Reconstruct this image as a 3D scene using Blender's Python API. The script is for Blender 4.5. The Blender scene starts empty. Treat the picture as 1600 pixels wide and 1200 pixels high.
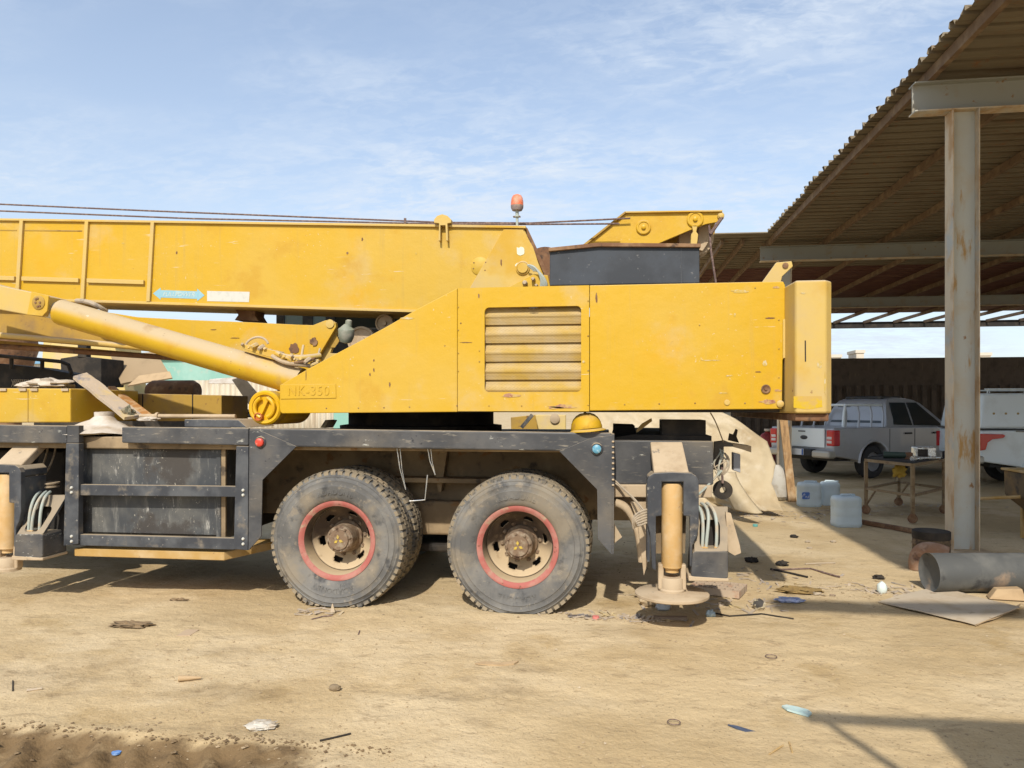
import bpy, bmesh, math, random
from mathutils import Vector, Matrix, noise
random.seed(11)
R = math.radians
sc = bpy.context.scene
col = sc.collection

# ------------------------------------------------------------------ camera
F, CX, HY, HC, TH = 1150.0, 800.0, 635.0, 1.6, R(7.67)
SN, CS = math.sin(TH), math.cos(TH)
cam_d = bpy.data.cameras.new('camera')
cam = bpy.data.objects.new('camera', cam_d)
col.objects.link(cam)
cam.location = (0, 0, HC)
cam.rotation_euler = (R(90), 0, TH)
cam_d.sensor_width = 36.0
cam_d.lens = 36.0 * F / 1600.0
cam_d.shift_y = (HY - 600.0) / 1600.0
cam_d.clip_start = 0.05
cam_d.clip_end = 3000
sc.camera = cam

# ------------------------------------------------------------------ sky, sun, exposure
SUN_EL, SUN_AZ = 42.5, -3.0          # behind the photographer; shadows fall away from the camera
w = bpy.data.worlds.new('World'); sc.world = w; w.use_nodes = True
nt = w.node_tree; N = nt.nodes; Lk = nt.links
for n in list(N): N.remove(n)
wo = N.new('ShaderNodeOutputWorld'); bg = N.new('ShaderNodeBackground')
sky = N.new('ShaderNodeTexSky'); sky.sky_type = 'NISHITA'; sky.sun_disc = False
sky.sun_elevation = R(SUN_EL); sky.sun_rotation = R(180 - SUN_AZ)
sky.air_density = 1.1; sky.dust_density = 1.6; sky.ozone_density = 1.4; sky.altitude = 300
tc = N.new('ShaderNodeTexCoord'); sep = N.new('ShaderNodeSeparateXYZ')
Lk.new(tc.outputs['Generated'], sep.inputs[0])
# clouds: project the view direction on a high flat layer, so they shrink towards the horizon
mx = N.new('ShaderNodeMath'); mx.operation = 'ADD'; mx.inputs[1].default_value = 0.16
Lk.new(sep.outputs['Z'], mx.inputs[0])
dv = N.new('ShaderNodeVectorMath'); dv.operation = 'DIVIDE'
cmb = N.new('ShaderNodeCombineXYZ')
for i in range(3): Lk.new(mx.outputs[0], cmb.inputs[i])
Lk.new(tc.outputs['Generated'], dv.inputs[0]); Lk.new(cmb.outputs[0], dv.inputs[1])
mp = N.new('ShaderNodeMapping'); mp.inputs['Rotation'].default_value = (0, 0, R(24)); mp.inputs['Scale'].default_value = (1.0, 1.7, 0)
mp.inputs['Location'].default_value = (0.35, 0.2, 0)
Lk.new(dv.outputs[0], mp.inputs['Vector'])
def wnoise(scale, detail, rough, dist=0.0):
    n = N.new('ShaderNodeTexNoise'); n.inputs['Scale'].default_value = scale; n.inputs['Detail'].default_value = detail
    n.inputs['Roughness'].default_value = rough; n.inputs['Distortion'].default_value = dist
    Lk.new(mp.outputs[0], n.inputs['Vector']); return n.outputs['Fac']
def wrange(s, a, b, c=0.0, d=1.0):
    m = N.new('ShaderNodeMapRange'); m.interpolation_type = 'SMOOTHSTEP'
    for i, v in zip(range(1, 5), (a, b, c, d)): m.inputs[i].default_value = v
    Lk.new(s, m.inputs[0]); return m.outputs[0]
def wmath(op, a, b):
    m = N.new('ShaderNodeMath'); m.operation = op
    for i, v in enumerate((a, b)):
        if isinstance(v, float): m.inputs[i].default_value = v
        else: Lk.new(v, m.inputs[i])
    return m.outputs[0]
big = wrange(wnoise(0.75, 3, .5, .3), .33, .66)
fine = wrange(wnoise(3.6, 10, .64, .5), .40, .64)
rip = wrange(wnoise(15.0, 6, .6, .6), .42, .62)
cl = wmath('MULTIPLY', big, wmath('ADD', wmath('MULTIPLY', fine, 0.62), wmath('MULTIPLY', rip, 0.34)))
veil = wrange(sep.outputs['Z'], 0.0, 0.60, 0.58, 0.22)
cl2 = wmath('MINIMUM', wmath('ADD', wmath('MULTIPLY', cl, 0.66), veil), 0.94)
mix = N.new('ShaderNodeMix'); mix.data_type = 'RGBA'
Lk.new(cl2, mix.inputs[0]); Lk.new(sky.outputs[0], mix.inputs[6]); mix.inputs[7].default_value = (3.95, 4.4, 5.0, 1)
Lk.new(mix.outputs[2], bg.inputs[0]); bg.inputs[1].default_value = 0.15
Lk.new(bg.outputs[0], wo.inputs[0])

sun_d = bpy.data.lights.new('sun', 'SUN'); sun_d.energy = 3.45; sun_d.angle = R(0.9); sun_d.color = (1.0, 0.93, 0.82)
sun = bpy.data.objects.new('sun', sun_d); col.objects.link(sun); sun.location = (0, -20, 20)
# light travels along (dx, +Y, -Z)
ld = Vector((math.sin(R(-SUN_AZ)) * math.cos(R(SUN_EL)), math.cos(R(SUN_AZ)) * math.cos(R(SUN_EL)), -math.sin(R(SUN_EL))))
sun.rotation_euler = ld.to_track_quat('-Z', 'Y').to_euler()
vs = sc.view_settings
vs.view_transform = 'Standard'; vs.look = 'None'; vs.exposure = 0.36; vs.gamma = 1.0; vs.use_curve_mapping = False

# ------------------------------------------------------------------ helpers
def dirv(px, py):
    u, v = (px - CX) / F, (HY - py) / F
    return Vector((-SN + CS * u, CS + SN * u, v))
def at(px, py, Y):                      # the point of the plane at depth Y that the pixel shows
    d = dirv(px, py); t = Y / d.y
    return Vector((d.x * t, Y, HC + d.z * t))
def xz(px, py, Y):
    p = at(px, py, Y); return (p.x, p.z)
def PP(pts, Y): return [xz(a, b, Y) for a, b in pts]
def gr(px, py, z=0.0):                  # ground point
    d = dirv(px, py); t = (z - HC) / d.z
    return Vector((d.x * t, d.y * t, z))
def X_(px, Y): return at(px, HY, Y).x
def Z_(px, py, Y): return at(px, py, Y).z

WL = {}
class MB:
    def __init__(s): s.v = []; s.f = []; s.sm = []
    def add(s, vs, fs, smooth=False):
        o = len(s.v); s.v += [tuple(p) for p in vs]
        for f in fs: s.f.append([i + o for i in f]); s.sm.append(smooth)
        return s
    def box(s, x0, x1, y0, y1, z0, z1):
        v = [(x, y, z) for z in (z0, z1) for y in (y0, y1) for x in (x0, x1)]
        return s.add(v, [(0, 2, 3, 1), (4, 5, 7, 6), (0, 1, 5, 4), (2, 6, 7, 3), (0, 4, 6, 2), (1, 3, 7, 5)])
    def prism(s, poly, y0, y1):         # outline in x, z pushed from y0 to y1
        n = len(poly); v = [(x, y0, z) for x, z in poly] + [(x, y1, z) for x, z in poly]
        f = [list(range(n)), list(range(2 * n - 1, n - 1, -1))] + [(i, (i + 1) % n, (i + 1) % n + n, i + n) for i in range(n)]
        return s.add(v, f)
    def prismz(s, poly, z0, z1):        # outline in x, y pushed up
        n = len(poly); v = [(x, y, z0) for x, y in poly] + [(x, y, z1) for x, y in poly]
        f = [list(range(n)), list(range(2 * n - 1, n - 1, -1))] + [(i, (i + 1) % n, (i + 1) % n + n, i + n) for i in range(n)]
        return s.add(v, f)
    def hexa(s, a, b):                  # two quads of four points each
        v = list(a) + list(b)
        return s.add(v, [(0, 1, 2, 3), (7, 6, 5, 4), (0, 4, 5, 1), (1, 5, 6, 2), (2, 6, 7, 3), (3, 7, 4, 0)])
    def tube(s, path, r, n=8, closed=False):
        P = [Vector(p) for p in path]; m = len(P); rings = []
        rr = r if isinstance(r, (list, tuple)) else [r] * m
        up = Vector((0, 0, 1))
        d0 = (P[1] - P[0]).normalized()
        if abs(d0.z) > .9: up = Vector((1, 0, 0))
        a = d0.cross(up).normalized()
        for i in range(m):
            if i == 0: d = P[1] - P[0]
            elif i == m - 1: d = P[-1] - P[-2]
            else: d = (P[i + 1] - P[i]).normalized() + (P[i] - P[i - 1]).normalized()
            d.normalize()
            a = (a - d * a.dot(d)).normalized(); b = d.cross(a)
            rings.append([P[i] + (a * math.cos(2 * math.pi * k / n) + b * math.sin(2 * math.pi * k / n)) * rr[i] for k in range(n)])
        v = [p for q in rings for p in q]
        f = [(i * n + k, i * n + (k + 1) % n, (i + 1) * n + (k + 1) % n, (i + 1) * n + k) for i in range(m - 1) for k in range(n)]
        o = len(s.v); s.add(v, f, True)
        s.f.append([o + k for k in range(n - 1, -1, -1)]); s.sm.append(False)
        s.f.append([o + (m - 1) * n + k for k in range(n)]); s.sm.append(False)
        return s
    def cyl(s, p0, p1, r0, r1=None, n=20):
        return s.tube([p0, p1], [r0, r0 if r1 is None else r1], n)
    def bar(s, p0, p1, wdt, hgt, up=(0, 0, 1)):     # rectangular bar
        p0, p1 = Vector(p0), Vector(p1); d = (p1 - p0).normalized(); up = Vector(up)
        if abs(d.dot(up)) > .95: up = Vector((0, 1, 0))
        a = d.cross(up).normalized() * (wdt / 2); b = a.cross(d).normalized() * (hgt / 2)
        q = lambda p: [p - a - b, p + a - b, p + a + b, p - a + b]
        return s.hexa(q(p0), q(p1))
    def lathe(s, prof, o, axis=(0, 0, 1), n=32, closed=False, ph=0.0):
        o = Vector(o); ax = Vector(axis).normalized()
        up = Vector((0, 0, 1)) if abs(ax.z) < .9 else Vector((1, 0, 0))
        a = ax.cross(up).normalized(); b = ax.cross(a)
        m = len(prof); v = []
        for r_, h in prof:
            for k in range(n):
                t = 2 * math.pi * k / n + ph
                v.append(o + ax * h + (a * math.cos(t) + b * math.sin(t)) * r_)
        f = [(i * n + k, i * n + (k + 1) % n, ((i + 1) % m) * n + (k + 1) % n, ((i + 1) % m) * n + k)
             for i in range(m if closed else m - 1) for k in range(n)]
        ov = len(s.v); s.add(v, f, True)
        if not closed:
            if prof[0][0] > 1e-5: s.f.append([ov + k for k in range(n)]); s.sm.append(False)
            if prof[-1][0] > 1e-5: s.f.append([ov + (m - 1) * n + k for k in range(n)]); s.sm.append(False)
        return s
    def ring(s, outer, inner, y0, y1):  # plate with an opening; outlines in x, z with equal counts
        n = len(outer)
        v = [(x, y0, z) for x, z in outer] + [(x, y0, z) for x, z in inner] + [(x, y1, z) for x, z in outer] + [(x, y1, z) for x, z in inner]
        f = []
        for i in range(n):
            j = (i + 1) % n
            f += [(i, j, n + j, n + i), (2 * n + i, 3 * n + i, 3 * n + j, 2 * n + j), (i, 2 * n + i, 2 * n + j, j), (n + i, n + j, 3 * n + j, 3 * n + i)]
        return s.add(v, f)
    def xform(s, M): s.v = [tuple(M @ Vector(p)) for p in s.v]; return s
    def jitter(s, a, sc_=3.0, seed=0.0):
        s.v = [tuple(Vector(p) + noise.noise_vector(Vector(p) * sc_ + Vector((seed, seed * 2, 0))) * a) for p in s.v]; return s
    def mesh(s, name, c):
        me = bpy.data.meshes.new(name)
        me.from_pydata([(p[0] - c[0], p[1] - c[1], p[2] - c[2]) for p in s.v], [], s.f)
        me.polygons.foreach_set('use_smooth', s.sm)
        bm = bmesh.new(); bm.from_mesh(me); bmesh.ops.remove_doubles(bm, verts=bm.verts, dist=1e-5)
        bmesh.ops.recalc_face_normals(bm, faces=bm.faces); bm.to_mesh(me); bm.free()
        if any(s.sm): me.set_sharp_from_angle(angle=R(38))
        return me
    def build(s, name, mat, parent=None, bev=0.0, seg=2, weld=True):
        xs = [p[0] for p in s.v]; ys = [p[1] for p in s.v]; zs = [p[2] for p in s.v]
        c = Vector(((min(xs) + max(xs)) / 2, (min(ys) + max(ys)) / 2, min(zs)))
        me = s.mesh(name, c); me.materials.append(mat)
        o = bpy.data.objects.new(name, me); col.objects.link(o)
        o.parent = parent; o.location = c - (WL[parent] if parent else Vector()); WL[o] = c
        if bev > 0:
            b = o.modifiers.new('bevel', 'BEVEL'); b.width = bev; b.segments = seg; b.limit_method = 'ANGLE'; b.angle_limit = R(40)
        return o
def tag(o, label=None, cat=None, group=None, kind=None):
    if label: o['label'] = label
    if cat: o['category'] = cat
    if group: o['group'] = group
    if kind: o['kind'] = kind
    return o
def thing(name, label, cat, loc, rotz=0.0, group=None, local=False):
    o = bpy.data.objects.new(name, None); col.objects.link(o); o.empty_display_size = .2
    o.location = loc; o.rotation_euler = (0, 0, rotz)
    WL[o] = Vector((0, 0, 0)) if local else Vector(loc)
    return tag(o, label, cat, group)
def copy_tree(o, parent=None):
    c = o.copy(); col.objects.link(c); c.parent = parent
    for ch in [k for k in o.children]: copy_tree(ch, c)
    return c
def rrect(x0, x1, z0, z1, r, k=5):      # rounded rectangle outline
    out = []
    for cx, cz, a0 in ((x1 - r, z1 - r, 0), (x0 + r, z1 - r, 90), (x0 + r, z0 + r, 180), (x1 - r, z0 + r, 270)):
        for i in range(k + 1):
            a = R(a0 + 90 * i / k); out.append((cx + r * math.cos(a), cz + r * math.sin(a)))
    return out
def outrect(inner, x0, x1, z0, z1):     # matching outer rectangle for ring()
    out = []; n = len(inner) // 4
    cn = ((x1, z1), (x0, z1), (x0, z0), (x1, z0))
    for q in range(4):
        for i in range(n):
            px_, pz_ = inner[q * n + i]; cx, cz = cn[q]
            if i == n // 2: out.append((cx, cz))
            elif (i < n // 2) == (q % 2 == 0): out.append((cx, cz - (cz - pz_)))
            else: out.append((px_, cz))
    return out
def bez(p0, p1, p2, p3, n=12):
    p0, p1, p2, p3 = map(Vector, (p0, p1, p2, p3)); o = []
    for i in range(n + 1):
        t = i / n; o.append(p0 * (1 - t) ** 3 + p1 * 3 * t * (1 - t) ** 2 + p2 * 3 * t * t * (1 - t) + p3 * t ** 3)
    return o
def text_mb(s, size, depth, shear=0.0, space=1.0):   # flat lettering as a mesh in x, z; centred; raised towards -y
    cu = bpy.data.curves.new('lettering', 'FONT'); cu.body = s; cu.size = size; cu.extrude = depth / 2; cu.shear = shear
    cu.align_x = 'CENTER'; cu.align_y = 'CENTER'; cu.space_character = space; cu.resolution_u = 3
    to = bpy.data.objects.new('lettering', cu); col.objects.link(to)
    dg = bpy.context.evaluated_depsgraph_get(); me = bpy.data.meshes.new_from_object(to.evaluated_get(dg))
    mb = MB(); mb.add([(p.co.x, -p.co.z, p.co.y) for p in me.vertices], [list(p.vertices) for p in me.polygons])
    bpy.data.objects.remove(to); bpy.data.curves.remove(cu); bpy.data.meshes.remove(me)
    return mb

# ------------------------------------------------------------------ materials
def M(name, base, rough=.6, metal=0.0, layers=(), bump=None, spec=.4, bump2=None, trans=0.0, coat=0.0):
    m = bpy.data.materials.new(name); m.use_nodes = True
    nt = m.node_tree; N = nt.nodes; L = nt.links
    b = N['Principled BSDF']; b.inputs['Metallic'].default_value = metal
    b.inputs['Specular IOR Level'].default_value = spec
    b.inputs['Transmission Weight'].default_value = trans
    b.inputs['Coat Weight'].default_value = coat
    geo = N.new('ShaderNodeNewGeometry')
    def nz(s, st, d, off, ro=.6):
        v = N.new('ShaderNodeVectorMath'); v.operation = 'MULTIPLY_ADD'
        L.new(geo.outputs['Position'], v.inputs[0]); v.inputs[1].default_value = st; v.inputs[2].default_value = (off, off * 1.7, off * .6)
        n = N.new('ShaderNodeTexNoise'); n.inputs['Scale'].default_value = s; n.inputs['Detail'].default_value = d
        n.inputs['Roughness'].default_value = ro
        L.new(v.outputs[0], n.inputs['Vector']); return n.outputs['Fac']
    def mrange(s, a, b_, c=0., d=1.):
        q = N.new('ShaderNodeMapRange'); q.interpolation_type = 'SMOOTHSTEP' if a < b_ else 'LINEAR'
        for i, v in zip(range(1, 5), (a, b_, c, d)): q.inputs[i].default_value = v
        L.new(s, q.inputs[0]); return q.outputs[0]
    colr = None; rgh = None
    rgbn = N.new('ShaderNodeRGB'); rgbn.outputs[0].default_value = (*base, 1); colr = rgbn.outputs[0]
    vn = N.new('ShaderNodeValue'); vn.outputs[0].default_value = rough; rgh = vn.outputs[0]
    for i, y in enumerate(layers):
        f = nz(y['s'], y.get('st', (1, 1, 1)), y.get('d', 6), y.get('o', 3.1 * i + hash(len(name)) % 7), y.get('ro', .6))
        f = mrange(f, y['a'], y['b'], 0., y.get('amt', 1.))
        if 's2' in y:                    # break the patch up with a second, larger noise
            g = mrange(nz(y['s2'], (1, 1, 1), 3, 9.3 + i), y.get('a2', .45), y.get('b2', .6))
            q = N.new('ShaderNodeMath'); q.operation = 'MULTIPLY'; L.new(f, q.inputs[0]); L.new(g, q.inputs[1]); f = q.outputs[0]
        if 'up' in y:                    # dust that settles on faces that look up
            sp = N.new('ShaderNodeSeparateXYZ'); L.new(geo.outputs['Normal'], sp.inputs[0])
            g = mrange(sp.outputs['Z'], *y['up'])
            q = N.new('ShaderNodeMath'); q.operation = 'MULTIPLY'; L.new(f, q.inputs[0]); L.new(g, q.inputs[1]); f = q.outputs[0]
        if 'attr' in y:
            at_ = N.new('ShaderNodeAttribute'); at_.attribute_name = y['attr']
            q = N.new('ShaderNodeMath'); q.operation = 'MULTIPLY'; L.new(f, q.inputs[0]); L.new(at_.outputs['Fac'], q.inputs[1]); f = q.outputs[0]
        mi = N.new('ShaderNodeMix'); mi.data_type = 'RGBA'; L.new(f, mi.inputs[0]); L.new(colr, mi.inputs[6]); mi.inputs[7].default_value = (*y['c'], 1)
        colr = mi.outputs[2]
        mr = N.new('ShaderNodeMix'); L.new(f, mr.inputs[0]); L.new(rgh, mr.inputs[2]); mr.inputs[3].default_value = y.get('r', .85); rgh = mr.outputs[0]
    L.new(colr, b.inputs['Base Color']); L.new(rgh, b.inputs['Roughness'])
    last = None
    for bp in (bump, bump2):
        if bp:
            n = nz(bp[0], bp[3] if len(bp) > 3 else (1, 1, 1), 6, 1.3)
            bu = N.new('ShaderNodeBump'); bu.inputs['Strength'].default_value = bp[1]; bu.inputs['Distance'].default_value = bp[2]
            L.new(n, bu.inputs['Height'])
            if last: L.new(last, bu.inputs['Normal'])
            last = bu.outputs[0]
    if last: L.new(last, b.inputs['Normal'])
    return m
DUST = (.46, .34, .20); SAND = (.50, .375, .22)
YEL = (.54, .325, .010)
YL = [dict(c=(.52, .34, .05), s=.5, a=.44, b=.64, amt=.7, r=.6, d=5), dict(c=(.57, .31, .004), s=.8, a=.52, b=.66, amt=.8, o=21, d=6),
    dict(c=(.50, .37, .16), s=1.5, a=.54, b=.70, amt=.55, d=10, r=.75), dict(c=(.46, .25, .02), s=2.2, a=.57, b=.70, amt=.5, d=10, o=33),
    dict(c=(.42, .28, .07), s=3, a=.56, b=.74, amt=.35, d=8, st=(6, 6, .22)),
    dict(c=(.24, .10, .035), s=11, a=.68, b=.73, s2=1.1, a2=.48, b2=.60, d=7), dict(c=(.55, .46, .28), s=9, a=.66, b=.70, s2=1.3, a2=.48, b2=.56, st=(.35, 1, 5), d=8),
    dict(c=(.57, .47, .28), s=42, a=.66, b=.70, s2=1.5, a2=.46, b2=.58, amt=.8)]
UPD = dict(c=(.44, .33, .19), s=3, a=.2, b=.6, amt=.85, up=(.25, .8))
yellow = M('yellow_paint', YEL, .42, layers=YL + [UPD], bump=(1.6, .45, .03), bump2=(60, .1, .002))
cyl_m = M('cylinder_paint', (.55, .34, .015), .42, layers=[dict(c=(.50, .27, .006), s=3, a=.5, b=.66, amt=.7), dict(c=(.47, .37, .23), s=2.2, a=.10, b=.46, amt=.95, up=(-.15, .45), d=9, r=.9),
    dict(c=(.56, .48, .33), s=17, a=.66, b=.69, s2=2.4, a2=.45, b2=.55), dict(c=(.17, .09, .045), s=24, a=.67, b=.71, s2=2, a2=.45, b2=.55), dict(c=(.34, .20, .08), s=4, a=.58, b=.70, amt=.5, d=9)], bump=(12, .1, .004))
yellow_dusty = M('dusty_yellow_paint', (.55, .385, .105), .65, layers=[
    dict(c=(.52, .30, .02), s=1.7, a=.52, b=.72, amt=.8), dict(c=(.46, .35, .19), s=2.4, a=.42, b=.75, amt=.75, d=9),
    dict(c=(.20, .09, .045), s=14, a=.68, b=.72, s2=1.6, a2=.48, b2=.6), dict(c=(.46, .36, .23), s=3, a=.1, b=.5, amt=.95, up=(.1, .7))], bump=(8, .1, .01), bump2=(70, .1, .002))
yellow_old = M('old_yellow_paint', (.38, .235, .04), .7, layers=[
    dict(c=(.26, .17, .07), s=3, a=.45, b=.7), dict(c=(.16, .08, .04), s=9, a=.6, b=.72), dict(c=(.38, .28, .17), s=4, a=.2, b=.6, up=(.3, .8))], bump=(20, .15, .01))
yellow_bright = M('bright_yellow_paint', (.62, .36, .005), .35, layers=[dict(c=(.50, .26, .01), s=9, a=.5, b=.7, amt=.6),
    dict(c=(.46, .34, .17), s=8, a=.3, b=.6, up=(.55, .95), amt=.9)], bump=(30, .1, .004))
navy = M('black_carrier_paint', (.046, .048, .052), .5, layers=[
    dict(c=(.10, .10, .10), s=3.5, a=.38, b=.68, amt=.85), dict(c=(.17, .145, .11), s=1.5, a=.46, b=.74, amt=.8, d=9),
    dict(c=(.36, .36, .32), s=8, a=.60, b=.64, s2=1.7, a2=.50, b2=.58, d=12, ro=.72, st=(.8, 1, 2.0)),
    dict(c=(.24, .215, .17), s=20, a=.57, b=.68, s2=1.4, a2=.42, b2=.6, d=10, st=(.5, 1, 2.4), amt=.8), dict(c=(.03, .03, .035), s=26, a=.64, b=.69, s2=2.0, a2=.42, b2=.6), dict(c=(.34, .27, .18), s=4, a=.2, b=.55, up=(.3, .8))], bump=(14, .15, .006), bump2=(90, .08, .002))
navy_clean = M('dark_steel_paint', (.043, .047, .055), .42, layers=[dict(c=(.10, .105, .11), s=5, a=.40, b=.70, amt=.85),
    dict(c=(.24, .20, .145), s=7, a=.54, b=.74, amt=.75, d=9), dict(c=(.30, .28, .24), s=34, a=.64, b=.69, s2=3, a2=.42, b2=.58), dict(c=(.34, .27, .18), s=4, a=.1, b=.5, up=(.25, .75))], bump=(40, .1, .003))
tankm = M('tank_paint', (.05, .054, .058), .5, layers=[dict(c=(.125, .122, .11), s=2.2, a=.40, b=.62, amt=.9, d=10, st=(1, 1, .8)),
    dict(c=(.20, .195, .175), s=6, a=.52, b=.68, st=(2.4, 2.4, .45), amt=.75, d=12, ro=.7), dict(c=(.32, .31, .28), s=14, a=.58, b=.66, st=(2.0, 1, .55), s2=2.2, a2=.44, b2=.58, d=12, ro=.7),
    dict(c=(.055, .048, .042), s=2.6, a=.52, b=.62, amt=.92, d=10), dict(c=(.30, .28, .23), s=48, a=.62, b=.67, s2=3, a2=.45, b2=.55), dict(c=(.36, .27, .16), s=4, a=.1, b=.5, up=(.2, .7))], bump=(18, .25, .006))
blackm = M('black_box_paint', (.025, .03, .038), .5, layers=[dict(c=(.06, .07, .085), s=3, a=.4, b=.7), dict(c=(.16, .16, .16), s=30, a=.64, b=.72), dict(c=(.35, .28, .2), s=3, a=.1, b=.5, up=(.3, .8))], bump=(30, .08, .004))
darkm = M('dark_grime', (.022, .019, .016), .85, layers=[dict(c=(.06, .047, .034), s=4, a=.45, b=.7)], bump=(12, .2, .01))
chassis = M('dusty_chassis', (.20, .145, .085), .85, layers=[dict(c=(.34, .25, .145), s=2.5, a=.4, b=.65), dict(c=(.085, .065, .045), s=6, a=.55, b=.7), dict(c=(.22, .12, .05), s=9, a=.6, b=.7)], bump=(25, .2, .006))
tan = M('tan_jack_paint', (.52, .33, .13), .55, layers=[dict(c=(.60, .43, .24), s=5, a=.42, b=.7), dict(c=(.30, .16, .06), s=18, a=.66, b=.70, s2=3), dict(c=(.50, .38, .22), s=20, a=.5, b=.7, amt=.5)], bump=(60, .1, .003))
dusty = M('dust_covered_steel', (.46, .36, .24), .9, layers=[dict(c=(.36, .27, .17), s=6, a=.45, b=.7), dict(c=(.16, .14, .12), s=14, a=.62, b=.74)], bump=(35, .25, .006))
stepm = M('ochre_step_paint', (.42, .26, .08), .7, layers=[dict(c=(.50, .37, .2), s=4, a=.4, b=.7), dict(c=(.2, .11, .05), s=20, a=.62, b=.7)], bump=(40, .15, .004))
rubber = M('dusty_tyre_rubber', (.105, .103, .098), .8, layers=[dict(c=(.185, .178, .162), s=3.5, a=.38, b=.64, d=10), dict(c=(.040, .042, .046), s=7, a=.53, b=.68, amt=.8, d=9),
    dict(c=(.25, .21, .15), s=2.6, a=.48, b=.66, amt=.8, d=10), dict(c=(.30, .25, .18), s=12, a=.58, b=.68, amt=.55, d=9), dict(c=(.23, .205, .165), s=34, a=.60, b=.70, amt=.7)], bump=(45, .3, .004))
tread = M('sandy_tyre_tread', (.25, .205, .14), .95, layers=[dict(c=(.085, .083, .078), s=10, a=.46, b=.64), dict(c=(.33, .26, .17), s=5, a=.5, b=.7)], bump=(40, .3, .005))
rimred = M('faded_red_rim_paint', (.36, .105, .085), .7, layers=[dict(c=(.40, .19, .15), s=6, a=.42, b=.66, d=9), dict(c=(.20, .08, .055), s=26, a=.62, b=.68), dict(c=(.36, .27, .18), s=9, a=.56, b=.72)], bump=(60, .1, .002))
barrel_m = M('grimy_rim_barrel', (.075, .055, .038), .9, layers=[dict(c=(.13, .095, .06), s=8, a=.45, b=.66), dict(c=(.44, .335, .205), s=5, a=.15, b=.45, up=(-.05, .55), d=8)], bump=(40, .2, .003))  # dark tone stands in for shade inside the rim; dust on upward faces
disc_m = M('dusty_wheel_disc', (.085, .06, .042), .9, layers=[dict(c=(.14, .10, .065), s=7, a=.42, b=.65), dict(c=(.47, .365, .23), s=5, a=.12, b=.42, up=(-.12, .30), d=8), dict(c=(.30, .21, .12), s=12, a=.58, b=.7, amt=.6)], bump=(40, .15, .003))  # shade of the upper half put into the colour; dust lightens upward faces
hubm = M('rusty_hub', (.20, .135, .085), .75, .2, layers=[dict(c=(.30, .24, .17), s=22, a=.45, b=.65), dict(c=(.10, .06, .04), s=14, a=.55, b=.7)], bump=(70, .2, .003))
brass = M('yellow_emblem', (.50, .36, .06), .7, layers=[dict(c=(.33, .24, .10), s=40, a=.5, b=.65)])
chrome = M('chromed_rod', (.62, .64, .64), .25, .8, layers=[dict(c=(.5, .45, .36), s=14, a=.45, b=.7)])
redlamp = M('red_lamp', (.62, .06, .035), .35, layers=[dict(c=(.62, .2, .15), s=40, a=.5, b=.7)])
bluelamp = M('blue_lamp', (.10, .30, .42), .35, layers=[dict(c=(.3, .45, .5), s=40, a=.5, b=.7)])
orange_lens = M('faded_orange_lens', (.78, .20, .09), .4, layers=[dict(c=(.82, .38, .26), s=12, a=.45, b=.7)], trans=.15)
rope_m = M('wire_rope', (.13, .085, .075), .8, layers=[dict(c=(.24, .17, .14), s=40, a=.45, b=.65)])
hose_m = M('pale_hose', (.36, .40, .36), .6, layers=[dict(c=(.45, .36, .25), s=8, a=.45, b=.7)])
hose_d = M('dusty_hose', (.40, .33, .24), .8, layers=[dict(c=(.2, .17, .14), s=12, a=.5, b=.7)])
sticker_w = M('white_sticker', (.56, .55, .49), .6, layers=[dict(c=(.5, .5, .44), s=20, a=.45, b=.7)])
sticker_b = M('pale_blue_sticker', (.24, .44, .52), .6, layers=[dict(c=(.34, .50, .52), s=14, a=.45, b=.7)])
sticker_t = M('white_lettering', (.48, .56, .54), .6)
glass = M('dark_glass', (.03, .04, .045), .08, spec=.6)
glass_b = M('blue_glass', (.26, .38, .42), .15, spec=.6, layers=[dict(c=(.26, .36, .38), s=3, a=.45, b=.7, r=.35)])  # bluish tint stands in for bright sky behind the panes
grille_m = M('dusty_grille_mesh', (.50, .33, .06), .7, layers=[dict(c=(.55, .43, .25), s=8, a=.45, b=.75)], bump=(90, .2, .003))
rust = M('rust', (.17, .085, .042), .85, layers=[dict(c=(.28, .17, .09), s=6, a=.45, b=.7), dict(c=(.07, .045, .03), s=13, a=.52, b=.7)], bump=(40, .3, .005))

# ------------------------------------------------------------------ ground
sand_m = M('packed_sand', (.53, .408, .238), .95, layers=[
    dict(c=(.44, .325, .175), s=.7, a=.44, b=.60, amt=.8, d=10), dict(c=(.59, .47, .295), s=1.0, a=.48, b=.62, amt=.75, d=9),
    dict(c=(.36, .245, .105), s=1.5, a=.54, b=.68, amt=.55, s2=.4, a2=.42, b2=.6), dict(c=(.31, .225, .13), s=8, a=.55, b=.66, amt=.6, st=(.6, 1.3, 1), d=12, ro=.7),
    dict(c=(.56, .45, .29), s=50, a=.58, b=.70, amt=.5), dict(c=(.23, .165, .095), s=60, a=.60, b=.67, amt=.75, d=9),
    dict(c=(.185, .122, .060), s=5, a=.10, b=.52, attr='damp', d=10), dict(c=(.12, .08, .042), s=9, a=.5, b=.66, attr='damp', amt=.8)], bump=(16, .7, .022), bump2=(90, .42, .005), spec=.15)
def axis(dense0, dense1, step, lo, hi, g=1.13):
    a = []; x = dense0
    while x < dense1: a.append(x); x += step
    s = step; 
    while x < hi: a.append(x); s = min(s * g, 60); x += s
    a.append(hi); b = []; x = dense0; s = step
    while True:
        s = min(s * g, 60); x -= s
        if x < lo: break
        b.append(x)
    b.append(lo)
    return b[::-1] + a
GX = axis(-4.2, 4.4, .034, -700, 700); GY = axis(2.7, 8.2, .034, -60, 1200, 1.10)
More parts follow.
